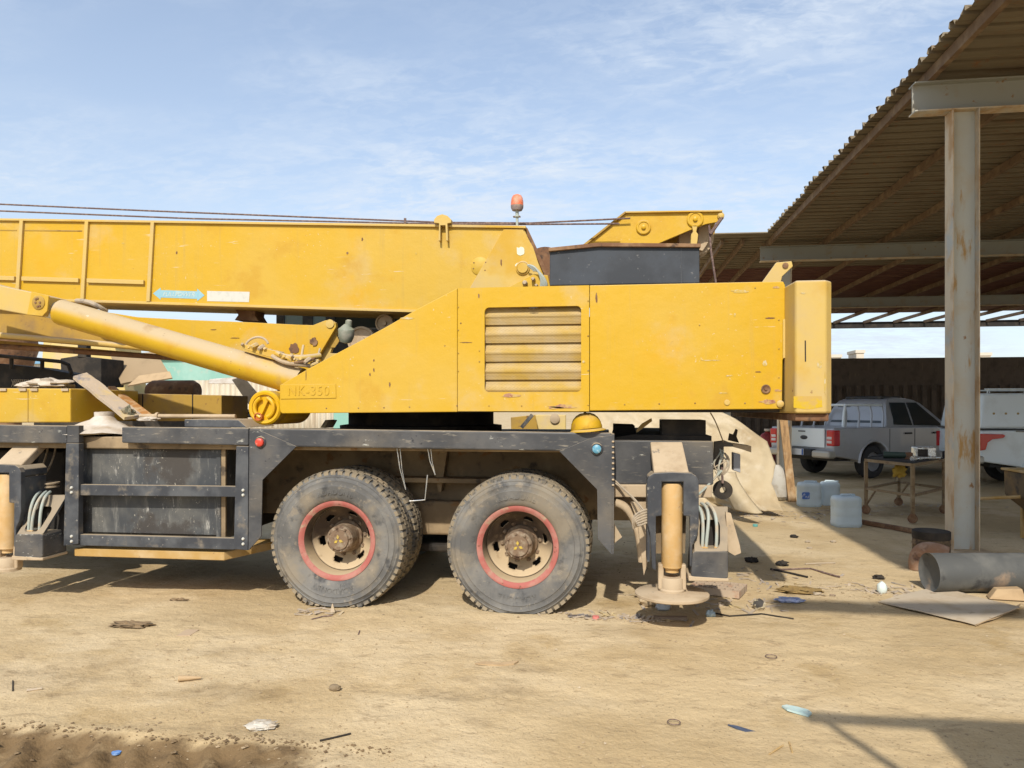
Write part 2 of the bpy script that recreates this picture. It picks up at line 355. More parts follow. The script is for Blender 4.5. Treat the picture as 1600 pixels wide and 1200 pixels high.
def gh(x, y):
    if abs(x) > 30 or y > 40 or y < -5: return 0.0
    p = Vector((x, y, 0))
    h = noise.fractal(p * 1.1, 1.0, 2.0, 4) * .012 + noise.fractal(Vector((x * 4, y * 8, 3)), 1.0, 2.0, 4) * .006
    tr = max(0, min(1, (3.30 + .02 * noise.noise(Vector((x * 5, 0, 0))) - y) / .10)) * max(0, min(1, (-1.25 - x) / .5))
    if tr > 0:
        lug = math.sin((x + (y - 2.9) * .6) * 2 * math.pi / .19)
        h += tr * (-.040 + .030 * max(-.4, lug) + .02 * noise.fractal(Vector((x * 9, y * 9, 5)), 1.0, 2.0, 3))
    for yc, wd_, pz_ in ((4.62, .16, .17), (4.12, .15, .15), (5.05, .14, .16)):   # faint older wheel tracks
        yo = yc + .05 * math.sin(x * .5 + yc * 3); k = max(0, 1 - abs(y - yo) / wd_) * max(0, noise.noise(Vector((x * .7, yc * 4, 2))) + .35)
        if k > 0: h += min(k * 2, 1) * (-.007 + .006 * math.sin((x + abs(y - yo) * .9) * 2 * math.pi / pz_) * min(1, k * 1.5))
    rim = math.exp(-((y - 3.33) / .07) ** 2) * max(0, min(1, (-1.1 - x) / .6))
    h += rim * (.014 + .012 * noise.noise(Vector((x * 8, y * 8, 1))))
    return min(h, .016) - .004
vs_ = [(x, y, gh(x, y)) for y in GY for x in GX]; nx = len(GX)
fs_ = [(j * nx + i, j * nx + i + 1, (j + 1) * nx + i + 1, (j + 1) * nx + i) for j in range(len(GY) - 1) for i in range(nx - 1)]
me = bpy.data.meshes.new('ground'); me.from_pydata(vs_, [], fs_); me.polygons.foreach_set('use_smooth', [True] * len(fs_))
me.materials.append(sand_m)
STAIN = [(*gr(a, b).xy, r1, r2, k) for a, b, r1, r2, k in ((60, 1062, .55, .10, .35), (140, 1040, .35, .06, .4), (350, 1082, .35, .07, .45), (310, 965, .5, .08, .3), (205, 977, .22, .06, .4),
    (800, 1072, .22, .05, .45), (700, 1085, .25, .035, .4), (760, 1062, .20, .03, .45), (825, 1043, .16, .035, .5), (745, 1130, .10, .03, .4), (420, 1140, .35, .07, .35), (1290, 1160, .5, .12, .15), (980, 985, .25, .06, .3), (360, 1020, .2, .05, .3), (1340, 800, .6, .3, .6), (1440, 795, .7, .35, .7), (300, 890, .6, .15, .35), (1540, 880, .6, .5, .3))]
def damp_(x, y):
    if abs(x) > 9 or y > 14 or y < 2: return 0.0
    f = noise.fractal(Vector((x * 5, y * 7, 0)), 1.0, 2.0, 4)
    e = max(0, min(1, (3.30 + .045 * f - y) / .03)) * max(0, min(1, (-1.15 + .35 * f - x) / .45))
    for a, b, r1, r2, k in STAIN:
        d = ((x - a) / r1) ** 2 + ((y - b) / (r2 * 2.2)) ** 2
        if d < 6: e = max(e, .62 * k * max(0, min(1, 1.25 - d * .9 + f * .9)))
    return e
da = me.attributes.new('damp', 'FLOAT', 'POINT'); da.data.foreach_set('value', [damp_(x, y) for x, y, z in vs_])
ground = bpy.data.objects.new('ground', me); col.objects.link(ground); tag(ground, 'packed sandy yard ground with tyre tracks', 'ground', kind='structure')

# ------------------------------------------------------------------ the crane
YP = 5.62                                # near face of the upper works
crane = thing('truck_crane', 'long yellow mobile crane on black carrier with two red-rimmed rear axles', 'crane', (-1.5, 7.0, 0))
C = crane
def pbox(x0, x1, y0, y1, Y, Y2): # box from pixel bounds on plane Y, back to Y2
    a, b = at(x0, y1, Y), at(x1, y0, Y)
    return MB().box(a.x, b.x, Y, Y2, a.z, b.z)

# --- carrier: deck, chassis
zd = 1.345
MB().box(X_(-160, 5.7), X_(950, 5.7), 5.68, 8.25, zd - .10, zd).build('deck', chassis, C, .01)
MB().box(X_(-160, 6.5), X_(1000, 6.5), 6.52, 6.60, .60, 1.24).build('chassis_rail', chassis, C, .01)
MB().box(X_(-160, 6.5), X_(1000, 6.5), 7.32, 7.40, .60, 1.24).build('chassis_rail', chassis, C, .01)
MB().box(X_(590, 6.4), X_(770, 6.4), 6.38, 6.515, .46, .76).build('suspension_beam', chassis, C, .02)
MB().box(X_(560, 6.4), X_(800, 6.4), 6.30, 6.515, .93, .97).build('chassis_ledge', chassis, C, .004)
MB().prism(PP([(672, 700), (700, 700), (690, 768), (686, 768)], 6.42), 6.40, 6.515).build('gusset', chassis, C)
MB().box(X_(590, 6.5), X_(740, 6.5), 6.42, 6.9, .30, .37).build('axle_beam', darkm, C, .02)
for pxw in (526, 809):
    x = X_(pxw, 5.9); MB().cyl((x, 6.2, .5), (x, 7.9, .5), .11, n=20).build('axle', darkm, C)
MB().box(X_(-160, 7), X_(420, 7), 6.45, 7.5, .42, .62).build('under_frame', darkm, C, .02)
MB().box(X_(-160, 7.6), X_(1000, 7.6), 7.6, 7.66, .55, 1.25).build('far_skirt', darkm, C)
MB().lathe([(0, 1.346), (.78, 1.346), (.78, 1.42), (.70, 1.43), (.70, 1.56), (0, 1.56)], (X_(655, 6.9), 7.0, 0), n=48).build('slewing_ring', darkm, C)
# --- side rail and fender plates (near side)
YR = 5.60
def plate(name, pts, mat=navy, Y=YR, th=.05, bev=.004, parent=C): return MB().prism(PP(pts, Y), Y, Y + th).build(name, mat, parent, bev)
rail = plate('side_rail', [(389, 669), (956, 676.5), (956, 706), (389, 697)], th=.09, bev=.012)
plate('side_rail', [(190, 667), (388, 669), (388, 696), (190, 692)], th=.09, bev=.010)
plate('side_rail', [(-60, 663), (104, 665.5), (104, 693), (-60, 691)], th=.09, bev=.010)
plate('rail_bracket', [(104.5, 664.5), (123, 665), (123, 692), (104.5, 692)], Y=5.59, th=.06, bev=.004)
plate('tread_step', [(288, 655), (372, 656), (386, 668), (288, 667)], navy_clean, Y=5.66, th=.5, bev=.006)
plate('fender_plate', [(389.5, 672), (404, 672), (463, 697.5), (410, 750), (408, 838), (388, 860)], Y=5.592, th=.012, bev=.002)
plate('fender_plate', [(874, 705), (925, 684), (957, 680), (956, 867), (934, 842), (933, 765)], Y=5.592, th=.012, bev=.002)
plate('fender_flange', [(956.5, 678), (960, 679), (959, 866), (956.5, 866)], Y=5.592, th=.30, bev=.002)
for i in range(9):
    p = at(957.5, 690 + i * 8.5, 5.585); MB().lathe([(0, -.008), (.007, -.006), (.007, .01)], p, (1, 0, 0), 8).build('rivet', dusty, C)
for pxl, pyl, m_ in ((407, 691, redlamp), (932.5, 701.5, bluelamp)):
    p = at(pxl, pyl, 5.59)
    l_ = MB().lathe([(.048, .005), (.048, -.004), (.042, -.01), (.040, -.006), (0, -.006)], p, (0, 1, 0), 24).build('side_lamp', navy_clean, C)
    MB().lathe([(.034, -.004), (.033, -.026), (.026, -.032), (.012, -.034), (0, -.034)], p, (0, 1, 0), 20).build('lens', m_, l_)
for px0, px1 in ((620, 628), (668, 674)):      # bent wires hanging under the rail
    a = at(px0, 698, 5.64); b = at(px1 + 6, 765 if px0 < 640 else 742, 5.66)
    MB().tube([a, (a + b) / 2 + Vector((-.012, 0, 0)), b], .0042, 6).build('wire', chrome, C)
    MB().tube([a + Vector((.025, 0, .0)), (a + b) / 2 + Vector((.005, 0, 0)), b], .0032, 6).build('wire', chrome, C)
MB().tube([at(668, 742, 5.66), at(664, 781, 5.66), at(640, 783, 5.66)], .005, 6).build('wire', chrome, C)
# --- fuel tank in its guard
ta, tb = at(129, 836, 5.74), at(352, 690, 5.74)
tank = MB()
prof = []
for k in range(9):
    a = R(90 + 90 * k / 8); prof.append((5.74 + .09 + .09 * math.cos(a), tb.z - .09 + .09 * math.sin(a)))
prof += [(5.74, ta.z + .03), (5.77, ta.z), (6.40, ta.z), (6.40, tb.z)]
n_ = len(prof)
tank.add([(ta.x, y, z) for y, z in prof] + [(tb.x, y, z) for y, z in prof], [list(range(n_)), list(range(2 * n_ - 1, n_ - 1, -1))] + [(i, (i + 1) % n_, (i + 1) % n_ + n_, i + n_) for i in range(n_)], True)
tank = tank.build('fuel_tank', tankm, C)
def strap(x0, x1, m_=navy_clean, d=.012, nm='tank_strap'):
    s = MB(); pr = []
    for k in range(9):
        a = R(90 + 90 * k / 8); rr = .09 + d; pr.append((5.83 + rr * math.cos(a), tb.z - .09 + rr * math.sin(a)))
    pr += [(5.74 - d, ta.z - d), (5.742, ta.z - d), (5.742, tb.z - .09)] + [(5.83 + .085 * math.cos(R(180 - 90 * k / 8)), tb.z - .09 + .085 * math.sin(R(180 - 90 * k / 8))) for k in range(9)]
    n = len(pr); s.add([(x0, y, z) for y, z in pr] + [(x1, y, z) for y, z in pr], [list(range(n)), list(range(2 * n - 1, n - 1, -1))] + [(i, (i + 1) % n, (i + 1) % n + n, i + n) for i in range(n)])
    return s.build(nm, m_, tank)
strap(X_(131, 5.74), X_(138, 5.74), tankm); strap(X_(339, 5.74), X_(346, 5.74), tankm)
strap(ta.x - .02, X_(131, 5.74) - .004, chassis, .02, 'tank_flange'); strap(X_(347, 5.74) + .004, tb.x + .012, chassis, .02, 'tank_flange')
guard_bolts = []
for pts in ([(103, 692.5), (123, 693), (122, 850), (99, 853)], [(369, 697), (388, 697.5), (387, 860), (365, 858)]):
    g = plate('guard_post', pts, navy_clean, Y=5.585, th=.06, bev=.004)
    bx_ = pts[0][0] + 7
    for yb in (762, 769.5, 838, 846):
        MB().lathe([(0, -.012), (.008, -.011), (.012, -.006), (.013, .004)], at(bx_ + (4 if bx_ > 300 else 2), yb + (4 if bx_ > 300 else 0), 5.585), (0, 1, 0), 10).build('bolt', sticker_w, g)
plate('guard_bar', [(118, 757), (369, 760), (369, 776.5), (118, 774)], navy_clean, Y=5.61, th=.05, bev=.004)
plate('guard_bar', [(114, 835), (367, 841), (366, 859), (113, 852)], navy_clean, Y=5.61, th=.05, bev=.004)
MB().hexa([at(116, 857, 5.64), at(350, 863, 5.64), at(350, 876, 5.64), at(116, 869, 5.64)], [at(116, 857, 5.64) + Vector((.03, .5, 0)), at(350, 863, 5.64) + Vector((.30, .5, .03)), at(350, 876, 5.64) + Vector((.30, .5, .03)), at(116, 869, 5.64) + Vector((.03, .5, 0))]).build('step_plate', stepm, C, .006)
for i, px in enumerate((127, 153, 159, 167, 173, 182, 186)):   # hoses showing above the tank
    MB().tube(bez(at(px, 672, 6.0), at(px - 4, 680, 5.86), at(px + 2, 686, 5.84), at(px + 1, 700, 5.95), 6), .011, 7).build('hose', hose_d if i % 2 else darkm, C)

# --- wheels
def make_wheel(cx, cy, cz):
    w = MB(); NA = 96; rs = [.085, .105, .125, .145, .165, .178, .190, .202, .214, .226, .238, .252, .266]
    def dep(r):                          # dish profile of the disc
        return .290 - .02 * math.exp(-((r - .10) / .04) ** 2) - .135 * max(0, (r - .135) / .131) ** 1.25
    v = []; f = []
    for r_ in rs:
        for k in range(NA):
            a = 2 * math.pi * k / NA; v.append((r_ * math.cos(a), dep(r_), r_ * math.sin(a)))
    for i in range(len(rs) - 1):
        for k in range(NA):
            a = 2 * math.pi * (k + .5) / NA; r_ = (rs[i] + rs[i + 1]) / 2
            hole = False
            for h in range(6):
                ha = 2 * math.pi * h / 6 + .20
                da = (a - ha + math.pi) % (2 * math.pi) - math.pi
                if (da * r_ / .041) ** 2 + ((r_ - .208) / .020) ** 2 < 1: hole = True
            if not hole: f.append((i * NA + k, i * NA + (k + 1) % NA, (i + 1) * NA + (k + 1) % NA, (i + 1) * NA + k))
    w.add(v, f, True); w.xform(Matrix.Translation((cx, cy, cz)))
    wheel = w.build('wheel', disc_m, C); O = Vector((cx, cy, cz))
    sd = wheel.modifiers.new('plate', 'SOLIDIFY'); sd.thickness = .008
    # rim: red flange and dusty, shade-toned barrel
    MB().lathe([(.300, .060), (.318, .045), (.326, .028), (.322, .014), (.308, .012), (.290, .022), (.2795, .0290), (.2795, .06)], O, (0, 1, 0), 64, closed=True).build('rim_flange', rimred, wheel)
    b = MB(); b.lathe([(.279, .0295), (.272, .055), (.268, .10), (.266, .30), (.270, .40)], O, (0, 1, 0), 64); b.f = [q for q in b.f if len(q) < 10]; b.sm = [True] * len(b.f)
    b.build('rim_barrel', barrel_m, wheel)
    MB().lathe([(.26, .32), (.26, .36), (.09, .36), (.09, .32)], O, (0, 1, 0), 32, closed=True).build('brake_drum', darkm, wheel)
    # hub
    MB().lathe([(.135, .285), (.135, .245), (.118, .232), (.112, .20), (.110, .085), (.098, .072), (.085, .070), (.080, .055), (0, .055)], O, (0, 1, 0), 40).build('hub', hubm, wheel)
    def nut(r_, n, y, s, m_, nm, ph=0.0):
        for k in range(n):
            a = 2 * math.pi * k / n + ph; p = O + Vector((r_ * math.cos(a), y, r_ * math.sin(a)))
            MB().lathe([(s, .02), (s, -.004), (s * .75, -.008), (s * .55, -.008), (s * .5, -.018), (0, -.018)], p, (0, 1, 0), 6, ph=a).build(nm, m_, wheel)
    nut(.093, 8, .072, .0125, hubm, 'hub_bolt', .2); nut(.158, 10, .262, .021, hubm, 'wheel_nut', .1)
    em = MB()
    for k in range(3):
        a = R(90 + 120 * k + 8); u = Vector((math.cos(a), 0, math.sin(a))); s_ = Vector((-math.sin(a), 0, math.cos(a)))
        q = [u * .005, u * .024 + s_ * .0125, u * .043, u * .024 - s_ * .0125]
        em.add([O + p + Vector((0, .0555, 0)) for p in q] + [O + p * .93 + u * .002 + Vector((0, .050, 0)) for p in q], [(0, 1, 2, 3), (4, 5, 6, 7), (0, 1, 5, 4), (1, 2, 6, 5), (2, 3, 7, 6), (3, 0, 4, 7)])
    em.build('emblem', brass, wheel)
    # tyres: outer and inner of the pair
    for oy in (0.0, .345):
        t = MB(); T = O + Vector((0, oy, 0))
        pr = [(.316, .032), (.330, .008), (.352, -.004), (.385, -.016), (.420, -.020), (.436, -.023), (.440, -.018), (.470, -.012), (.476, -.014), (.481, -.006), (.500, .004), (.505, .002), (.510, .010), (.536, .028), (.541, .07),
              (.543, .145), (.541, .22), (.536, .262), (.500, .286), (.42, .305), (.35, .295), (.318, .262)]
        pr = [(.316 + (a_ - .316) * 1.065, b_) for a_, b_ in pr]
        t.lathe(pr, T, (0, 1, 0), 96)
        t.f = [q for q in t.f if len(q) < 10]; t.sm = [True] * len(t.f)
        if oy == 0:
            for k in range(8):            # mould lines across the sidewall
                a = 2 * math.pi * (k + .15) / 8; u = Vector((math.cos(a), 0, math.sin(a))); s_ = Vector((-math.sin(a), 0, math.cos(a)))
                t.bar(T + u * .345 + Vector((0, -.003, 0)), T + u * .425 + Vector((0, -.0215, 0)), .0022, .004, up=(0, 1, 0))
            ch = 'ROADONE'
            for base in (90, 270):
                for i, c_ in enumerate(ch):
                    a = R(base - (i - 3) * 6.6); l = text_mb(c_, .058, .008)
                    l.xform(Matrix.Translation(T + Vector((.396 * math.cos(a), -.0165, .396 * math.sin(a)))) @ Matrix.Rotation(-(a - R(90)), 4, 'Y'))
                    t.v, o_ = t.v + l.v, len(t.v); t.f += [[q + o_ for q in f_] for f_ in l.f]; t.sm += [False] * len(l.f)
        dz = -cz + .004
        def squash(p):
            x, y, z = p; lz = z - cz; d = max(0, -lz - .34) / .2
            y2 = y + (y - (T.y + .145)) * .35 * d * d if d > 0 else y
            return (x, y2, max(z, .004 + .0 * x))
        t.v = [squash(p) for p in t.v]
        tyre = t.build('tyre', rubber, wheel)
        g = MB(); NL = 58
        for k in range(NL):
            for row, (y0, y1, ph_, r0) in enumerate(((.016, .070, 0, .526), (.083, .137, .5, .545), (.153, .207, 0, .545), (.220, .275, .5, .526))):
                a = 2 * math.pi * (k + ph_) / NL; da = 2 * math.pi / NL * (.33 if row in (0, 3) else .42)
                q = []
                for rr in (r0 - .006, .5700):
                    for aa, yy in ((a - da, y0), (a + da, y0), (a + da * .9, y1), (a - da * .9, y1)):
                        rr2 = rr - (.012 if (rr > .56 and yy in (.016, .275)) else 0)
                        q.append((T.x + rr2 * math.cos(aa), T.y + yy, T.z + rr2 * math.sin(aa)))
                g.hexa(q[:4], q[4:])
        g.v = [squash(p) for p in g.v]
        g.build('tread_blocks', tread, wheel)
    return wheel
YT = 5.665
for pxw, pyc in ((526, 845), (808.5, 855)):
    p = at(pxw, pyc, YT + .02); wh = make_wheel(p.x, YT, p.z)
for pxw in (526, 808.5):                 # far-side tyres
    x = X_(pxw, YT); MB().lathe([(.30, 0), (.50, 0), (.545, .04), (.545, .58), (.5, .62), (.3, .62)], (x, 7.62, .54), (0, 1, 0), 48, closed=True).build('far_tyre', rubber, C)
# valve extension and mud on the hubs is left to the material

# --- upper works: side panels
PT = lambda px: 450 - (px - 715) * (10.5 / 512.0)      # top edge
PB = lambda px: 646 - (px - 440) * (7.0 / 785.0)       # bottom edge
s1 = plate('front_side_panel', [(437, 602), (487, 573), (600, 512.5), (650, 484), (714.6, 450), (714.6, PB(714)), (440, 646), (437, 640)], yellow, Y=YP, th=.035, bev=.006)
xa, xb = X_(715.2, YP), X_(920.6, YP); za, zb = Z_(818, PB(818), YP), Z_(818, PT(818), YP)
inn = rrect(X_(757, YP), X_(908, YP), Z_(832, 612.5, YP), Z_(832, 479, YP), .035)
MB().ring(outrect(inn, xa, xb, za, zb), inn, YP + .001, YP + .032).build('grille_panel', yellow, C)
gx0, gx1 = X_(757, YP) - .01, X_(908, YP) + .01
gz1 = Z_(832, 477, YP); gz0 = Z_(832, 615, YP)
MB().box(gx0 - .03, gx1 + .03, YP + .12, YP + .13, gz0, gz1).build('grille_backing', darkm, C)
rows = 5; ph_ = (gz1 - gz0) / (rows - .25)
perf = bpy.data.materials.new('perforated_mesh')
for r_ in range(rows):                   # bent louvres of perforated sheet
    zt = gz1 - r_ * ph_ - (.0 if r_ else 0)
    g = MB(); pr = [(.070, .0), (.062, -.10), (.040, -.38), (.026, -.48), (.026, -.56), (.034, -.66), (.046, -.985), (.07, -.99)]
    pr = [(a_, b_ * ph_) for a_, b_ in pr if zt + b_ * ph_ > gz0 - .001]
    g.add([(gx0, YP + a_, zt + b_) for a_, b_ in pr] + [(gx1, YP + a_, zt + b_) for a_, b_ in pr], [(i, i + 1, i + 1 + len(pr), i + len(pr)) for i in range(len(pr) - 1)])
    lo = g.build('louvre', perf, C); sd = lo.modifiers.new('thickness', 'SOLIDIFY'); sd.thickness = .003
# perforation pattern of the louvre sheet
perf.use_nodes = True
nt = perf.node_tree; b = nt.nodes['Principled BSDF']; b.inputs['Roughness'].default_value = .75
geo = nt.nodes.new('ShaderNodeNewGeometry'); sp = nt.nodes.new('ShaderNodeSeparateXYZ'); nt.links.new(geo.outputs['Position'], sp.inputs[0])
def mth(op, a, b_):
    q = nt.nodes.new('ShaderNodeMath'); q.operation = op
    for i, v in enumerate((a, b_)):
        if isinstance(v, (int, float)): q.inputs[i].default_value = v
        else: nt.links.new(v, q.inputs[i])
    return q.outputs[0]
row = mth('MULTIPLY', sp.outputs['Z'], 1 / .0105); rowf = mth('FLOOR', row, 0)
colx = mth('ADD', mth('MULTIPLY', sp.outputs['X'], 1 / .0105), mth('MULTIPLY', mth('MODULO', rowf, 2.0), .5))
fx = mth('SUBTRACT', mth('FRACT', colx, 0), .5); fz = mth('SUBTRACT', mth('FRACT', row, 0), .5)
d2 = mth('ADD', mth('MULTIPLY', fx, fx), mth('MULTIPLY', fz, fz)); hole = mth('LESS_THAN', d2, .075)
nz_ = nt.nodes.new('ShaderNodeTexNoise'); nz_.inputs['Scale'].default_value = 5; nz_.inputs['Detail'].default_value = 6; nt.links.new(geo.outputs['Position'], nz_.inputs['Vector'])
cr = nt.nodes.new('ShaderNodeValToRGB'); cr.color_ramp.elements[0].color = (.48, .31, .05, 1); cr.color_ramp.elements[1].color = (.50, .38, .20, 1)
cr.color_ramp.elements[0].position = .35; cr.color_ramp.elements[1].position = .65; nt.links.new(nz_.outputs['Fac'], cr.inputs[0])
mi = nt.nodes.new('ShaderNodeMix'); mi.data_type = 'RGBA'; nt.links.new(hole, mi.inputs[0]); nt.links.new(cr.outputs[0], mi.inputs[6]); mi.inputs[7].default_value = (.14, .095, .04, 1)
nt.links.new(mi.outputs[2], b.inputs['Base Color'])

plate('rear_side_panel', [(921.4, PT(921)), (1224, PT(1224)), (1227, 446), (1226, 560), (1223, 562), (1222, PB(1222)), (921.4, PB(921))], yellow, Y=YP, th=.035, bev=.006)
plate('panel_tab', [(1223.5, 500), (1227.5, 498), (1227.5, 559), (1223.5, 560)], yellow_dusty, Y=YP - .012, th=.01, bev=.002)
for px, py in [(716, 480), (716, 516), (716, 552), (716, 580), (714, 634), (640, 636), (600, 637), (560, 637.5), (510, 638), (749, 548), (749, 565), (919, 470), (919, 525), (919, 579), (764, 634), (815, 634), (919, 633), (976, 632), (1030, 631), (1086, 630), (1164, 630), (1093, 508), (1180, 450), (1217, 500), (1217, 545), (1217, 590), (720, 505), (695, 540)]:
    MB().lathe([(.0060, .002), (.0055, -.003), (.003, -.0045), (0, -.0045)], at(px, py, YP), (0, 1, 0), 8).build('screw', rust if px % 3 == 0 else yellow_old, C)
# torn-out lug with ring at the rear of the panel
p = at(1196.5, 608, YP - .001); MB().lathe([(.030, .0), (.034, -.008), (.028, -.012), (.020, -.006), (.012, -.004), (.010, -.014), (0, -.014)], p, (0, 1, 0), 20).build('tie_ring', rust, C)
p = at(1219, 631, YP - .001); MB().lathe([(.026, .002), (.026, -.01), (.015, -.018), (0, -.018)], p, (0, 1, 0), 14).build('corner_boss', yellow_dusty, C)
p = at(1136, 629, YP - .001); MB().lathe([(.022, .002), (.020, -.006), (.008, -.008), (0, -.006)], p, (0, 1, 0), 14).build('corner_boss', yellow_dusty, C)
# cracks, chipped paint: small irregular flakes, primer showing
def flake(name, px, py, wpx, hpx, mat, Y=YP, seed=0, parent=C, n=14, th=.0022):
    rnd = random.Random(seed); pts = []
    for k in range(n):
        a = 2 * math.pi * k / n; q = .55 + .45 * rnd.random()
        pts.append((px + wpx / 2 * math.cos(a) * q, py + hpx / 2 * math.sin(a) * q))
    return MB().prism(PP(pts, Y - th), Y - th, Y + .001).build(name, mat, parent)
primer = M('pink_primer', (.36, .19, .12), .8, layers=[dict(c=(.48, .33, .12), s=30, a=.40, b=.56), dict(c=(.28, .12, .08), s=30, a=.55, b=.7)])
primer_l = M('pale_primer', (.52, .44, .27), .8, layers=[dict(c=(.50, .35, .08), s=34, a=.40, b=.56)])
for i, (px, py, w_, h_, m_) in enumerate([(798, 618, 34, 8, primer), (880, 635, 52, 8, primer), (868, 637, 28, 5, primer), (1200, 628, 34, 9, primer), (1214, 449, 14, 5, primer), (1156, 455, 34, 6, primer_l), (1195, 568, 8, 12, primer_l), (1148, 492, 4, 8, primer_l), (1130, 614, 16, 3, primer_l), (1140, 587, 14, 3, primer_l), (1110, 563, 40, 1.6, primer_l), (748, 462, 3, 9, rust), (932, 466, 4, 22, rust), (584, 578, 3, 8, rust), (578, 585, 3, 6, rust), (609, 601, 3, 10, rust), (584, 563, 3, 5, rust), (912, 565, 6, 5, primer_l), (1203, 497, 20, 3, rust), (478, 585, 1.4, 24, rust), (636, 497, 24, 5, primer_l), (1185, 581, 12, 2.5, rust), (833, 481, 16, 3, darkm), (1215, 610, 14, 5, primer), (728, 535, 22, 1.4, rust)]):
    flake('paint_chip', px, py, w_, h_, m_, seed=i)
# body behind the panels
bx0, bx1 = X_(716, YP) + .02, X_(1222, YP) - .03
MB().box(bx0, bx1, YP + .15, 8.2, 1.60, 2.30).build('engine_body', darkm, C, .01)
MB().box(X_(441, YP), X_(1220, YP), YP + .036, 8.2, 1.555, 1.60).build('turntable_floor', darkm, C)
MB().box(bx0 + .4, bx1, YP + .036, 6.3, 2.44, 2.462).build('top_cover', yellow_dusty, C)
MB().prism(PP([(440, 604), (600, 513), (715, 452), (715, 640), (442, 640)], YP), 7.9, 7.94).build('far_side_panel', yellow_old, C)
# counterweight
cw = MB(); Yc = 5.36
for (a, b_) in (((1228.5, YP), (1242, Yc)),): pass
ca, cb = X_(1242.5, Yc), X_(1291, Yc)
z1_, z0_ = Z_(1266, 437.5, Yc), Z_(1266, 646, Yc)
outl = [(ca - .012, YP - .01), (ca, Yc + .01), (ca + .012, Yc), (cb, Yc), (cb + .05, Yc + .06), (cb + .06, Yc + .3), (cb + .06, 8.05), (cb, 8.2), (ca - .012, 8.2)]
cwt = MB().prismz(outl, z0_, z1_).build('counterweight', yellow_dusty, C, .022, 3)
MB().box(ca + .01, cb + .03, Yc + .04, 8.1, z0_ - .055, z0_ - .001).build('counterweight_base', rust, C, .01)
plate('lifting_slot', [(1257.3, 532), (1259.3, 532), (1259.6, 565), (1257.6, 565)], darkm, Y=Yc - .002, th=.004, bev=0)
plate('touched_up_paint', [(1240, 619), (1284, 619), (1285, 636), (1262, 640), (1240, 637)], M('fresh_yellow', (.56, .37, .012), .5, layers=[dict(c=(.50, .33, .09), s=9, a=.40, b=.55, d=9)]), Y=Yc - .0015, th=.003, bev=0)
for i, (px, py, w_, h_) in enumerate([(1289, 600, 3, 40), (1281, 569, 10, 14), (1255, 458, 10, 3)]):
    flake('paint_chip', px, py, w_, h_, primer_l, Y=Yc, seed=40 + i, n=22)
plate('gantry_lug', [(1190, 442), (1211, 413), (1213, 410), (1237, 408), (1239, 416), (1222, 432), (1220, 442)], yellow_dusty, Y=5.9, th=.04, bev=.004)
plate('gantry_lug', [(1190, 442), (1211, 413), (1213, 410), (1237, 408), (1239, 416), (1222, 432), (1220, 442)], yellow_dusty, Y=6.15, th=.04, bev=.004)
MB().lathe([(.022, 0), (.022, -.01), (.012, -.012), (0, -.010)], at(1227, 415, 5.9), (0, 1, 0), 16).build('lug_pin', rust, C)

# --- name plate NK-350
npl = plate('name_plate', [(437.8, 601), (524.5, 600), (525, 622), (438.5, 623.5)], yellow, Y=YP - .006, th=.006, bev=.002)
c_ = at(482, 611.3, YP - .007)
tx = text_mb('NK-350', .105, .006, space=1.12); tx.xform(Matrix.Translation((c_.x, YP - .008, c_.z)) @ Matrix.Scale(.94, 4, (1, 0, 0))); tx.build('raised_lettering', yellow, npl)
# --- yellow slewing motor / pin drum at the nose
p = at(413, 637, 5.70); D = Vector((p.x, 5.70, p.z)); rd = .142
drum = MB().lathe([(0, .02), (.105, .02), (.108, 0), (.128, -.004), (rd, .01), (rd, .12), (rd * .98, .125), (rd * .98, .14), (rd, .145), (rd, .62), (0, .62)], D, (0, 1, 0), 40).build('motor_drum', yellow_bright, C)
MB().bar(D + Vector((-.04, .005, -.07)), D + Vector((.035, .005, .085)), .028, .03, up=(0, 1, 0)).build('cross_bar', yellow_bright, drum, .004)
for s_ in (-1, 1):
    arc = [D + Vector((.083 * math.cos(R(a)), -.004, .083 * math.sin(R(a)))) for a in range(-70 + (180 if s_ < 0 else 0), 71 + (180 if s_ < 0 else 0), 14)]
    MB().tube(arc, .017, 8).build('ring_segment', yellow_bright, drum)
MB().lathe([(.034, .02), (.034, -.025), (.028, -.027), (.026, -.01), (0, -.01)], D + Vector((-.045, 0, -.075)), (0, 1, 0), 20).build('port', M('orange_port', (.45, .13, .03), .6), drum)

# --- boom
YB = 6.5
bt = lambda px: 343.2 + px * .0113       # top edge of the boom in the picture at YB
bb = lambda px: 466.0 + px * .0305
boom = MB().prism(PP([(-240, bt(-240)), (818, 355), (856, 446), (856, 492), (-240, bb(-240))], YB), YB, 7.06).build('boom', yellow, C, .006)
def bplate(name, pts, mat=yellow, Y=YB - .012, th=.011, bev=.003): return MB().prism(PP(pts, Y), Y, Y + th).build(name, mat, boom, bev)
MB().prism(PP([(-240, bt(-240) - 2), (822, 353.5), (822, 357.5), (-240, bt(-240) + 1.2)], YB), YB - .025, 7.08).build('top_flange', yellow_dusty, boom, .003)
MB().prism(PP([(-240, bb(-240) - 1.5), (856, 491), (856, 495), (-240, bb(-240) + 2.2)], YB), YB - .02, 7.08).build('bottom_flange', yellow_dusty, boom, .003)
bplate('foot_plate', [(787, 358), (817, 358.5), (833, 386), (853, 448), (733, 452)], yellow_dusty)
for px in (30, 132, 235, -70, -170):
    bplate('stiffener', [(px, bt(px) + 1), (px + 5.5, bt(px) + 1), (px - 1.5, bb(px) - 2), (px - 7, bb(px) - 2)], yellow_dusty, Y=YB - .026, th=.025)
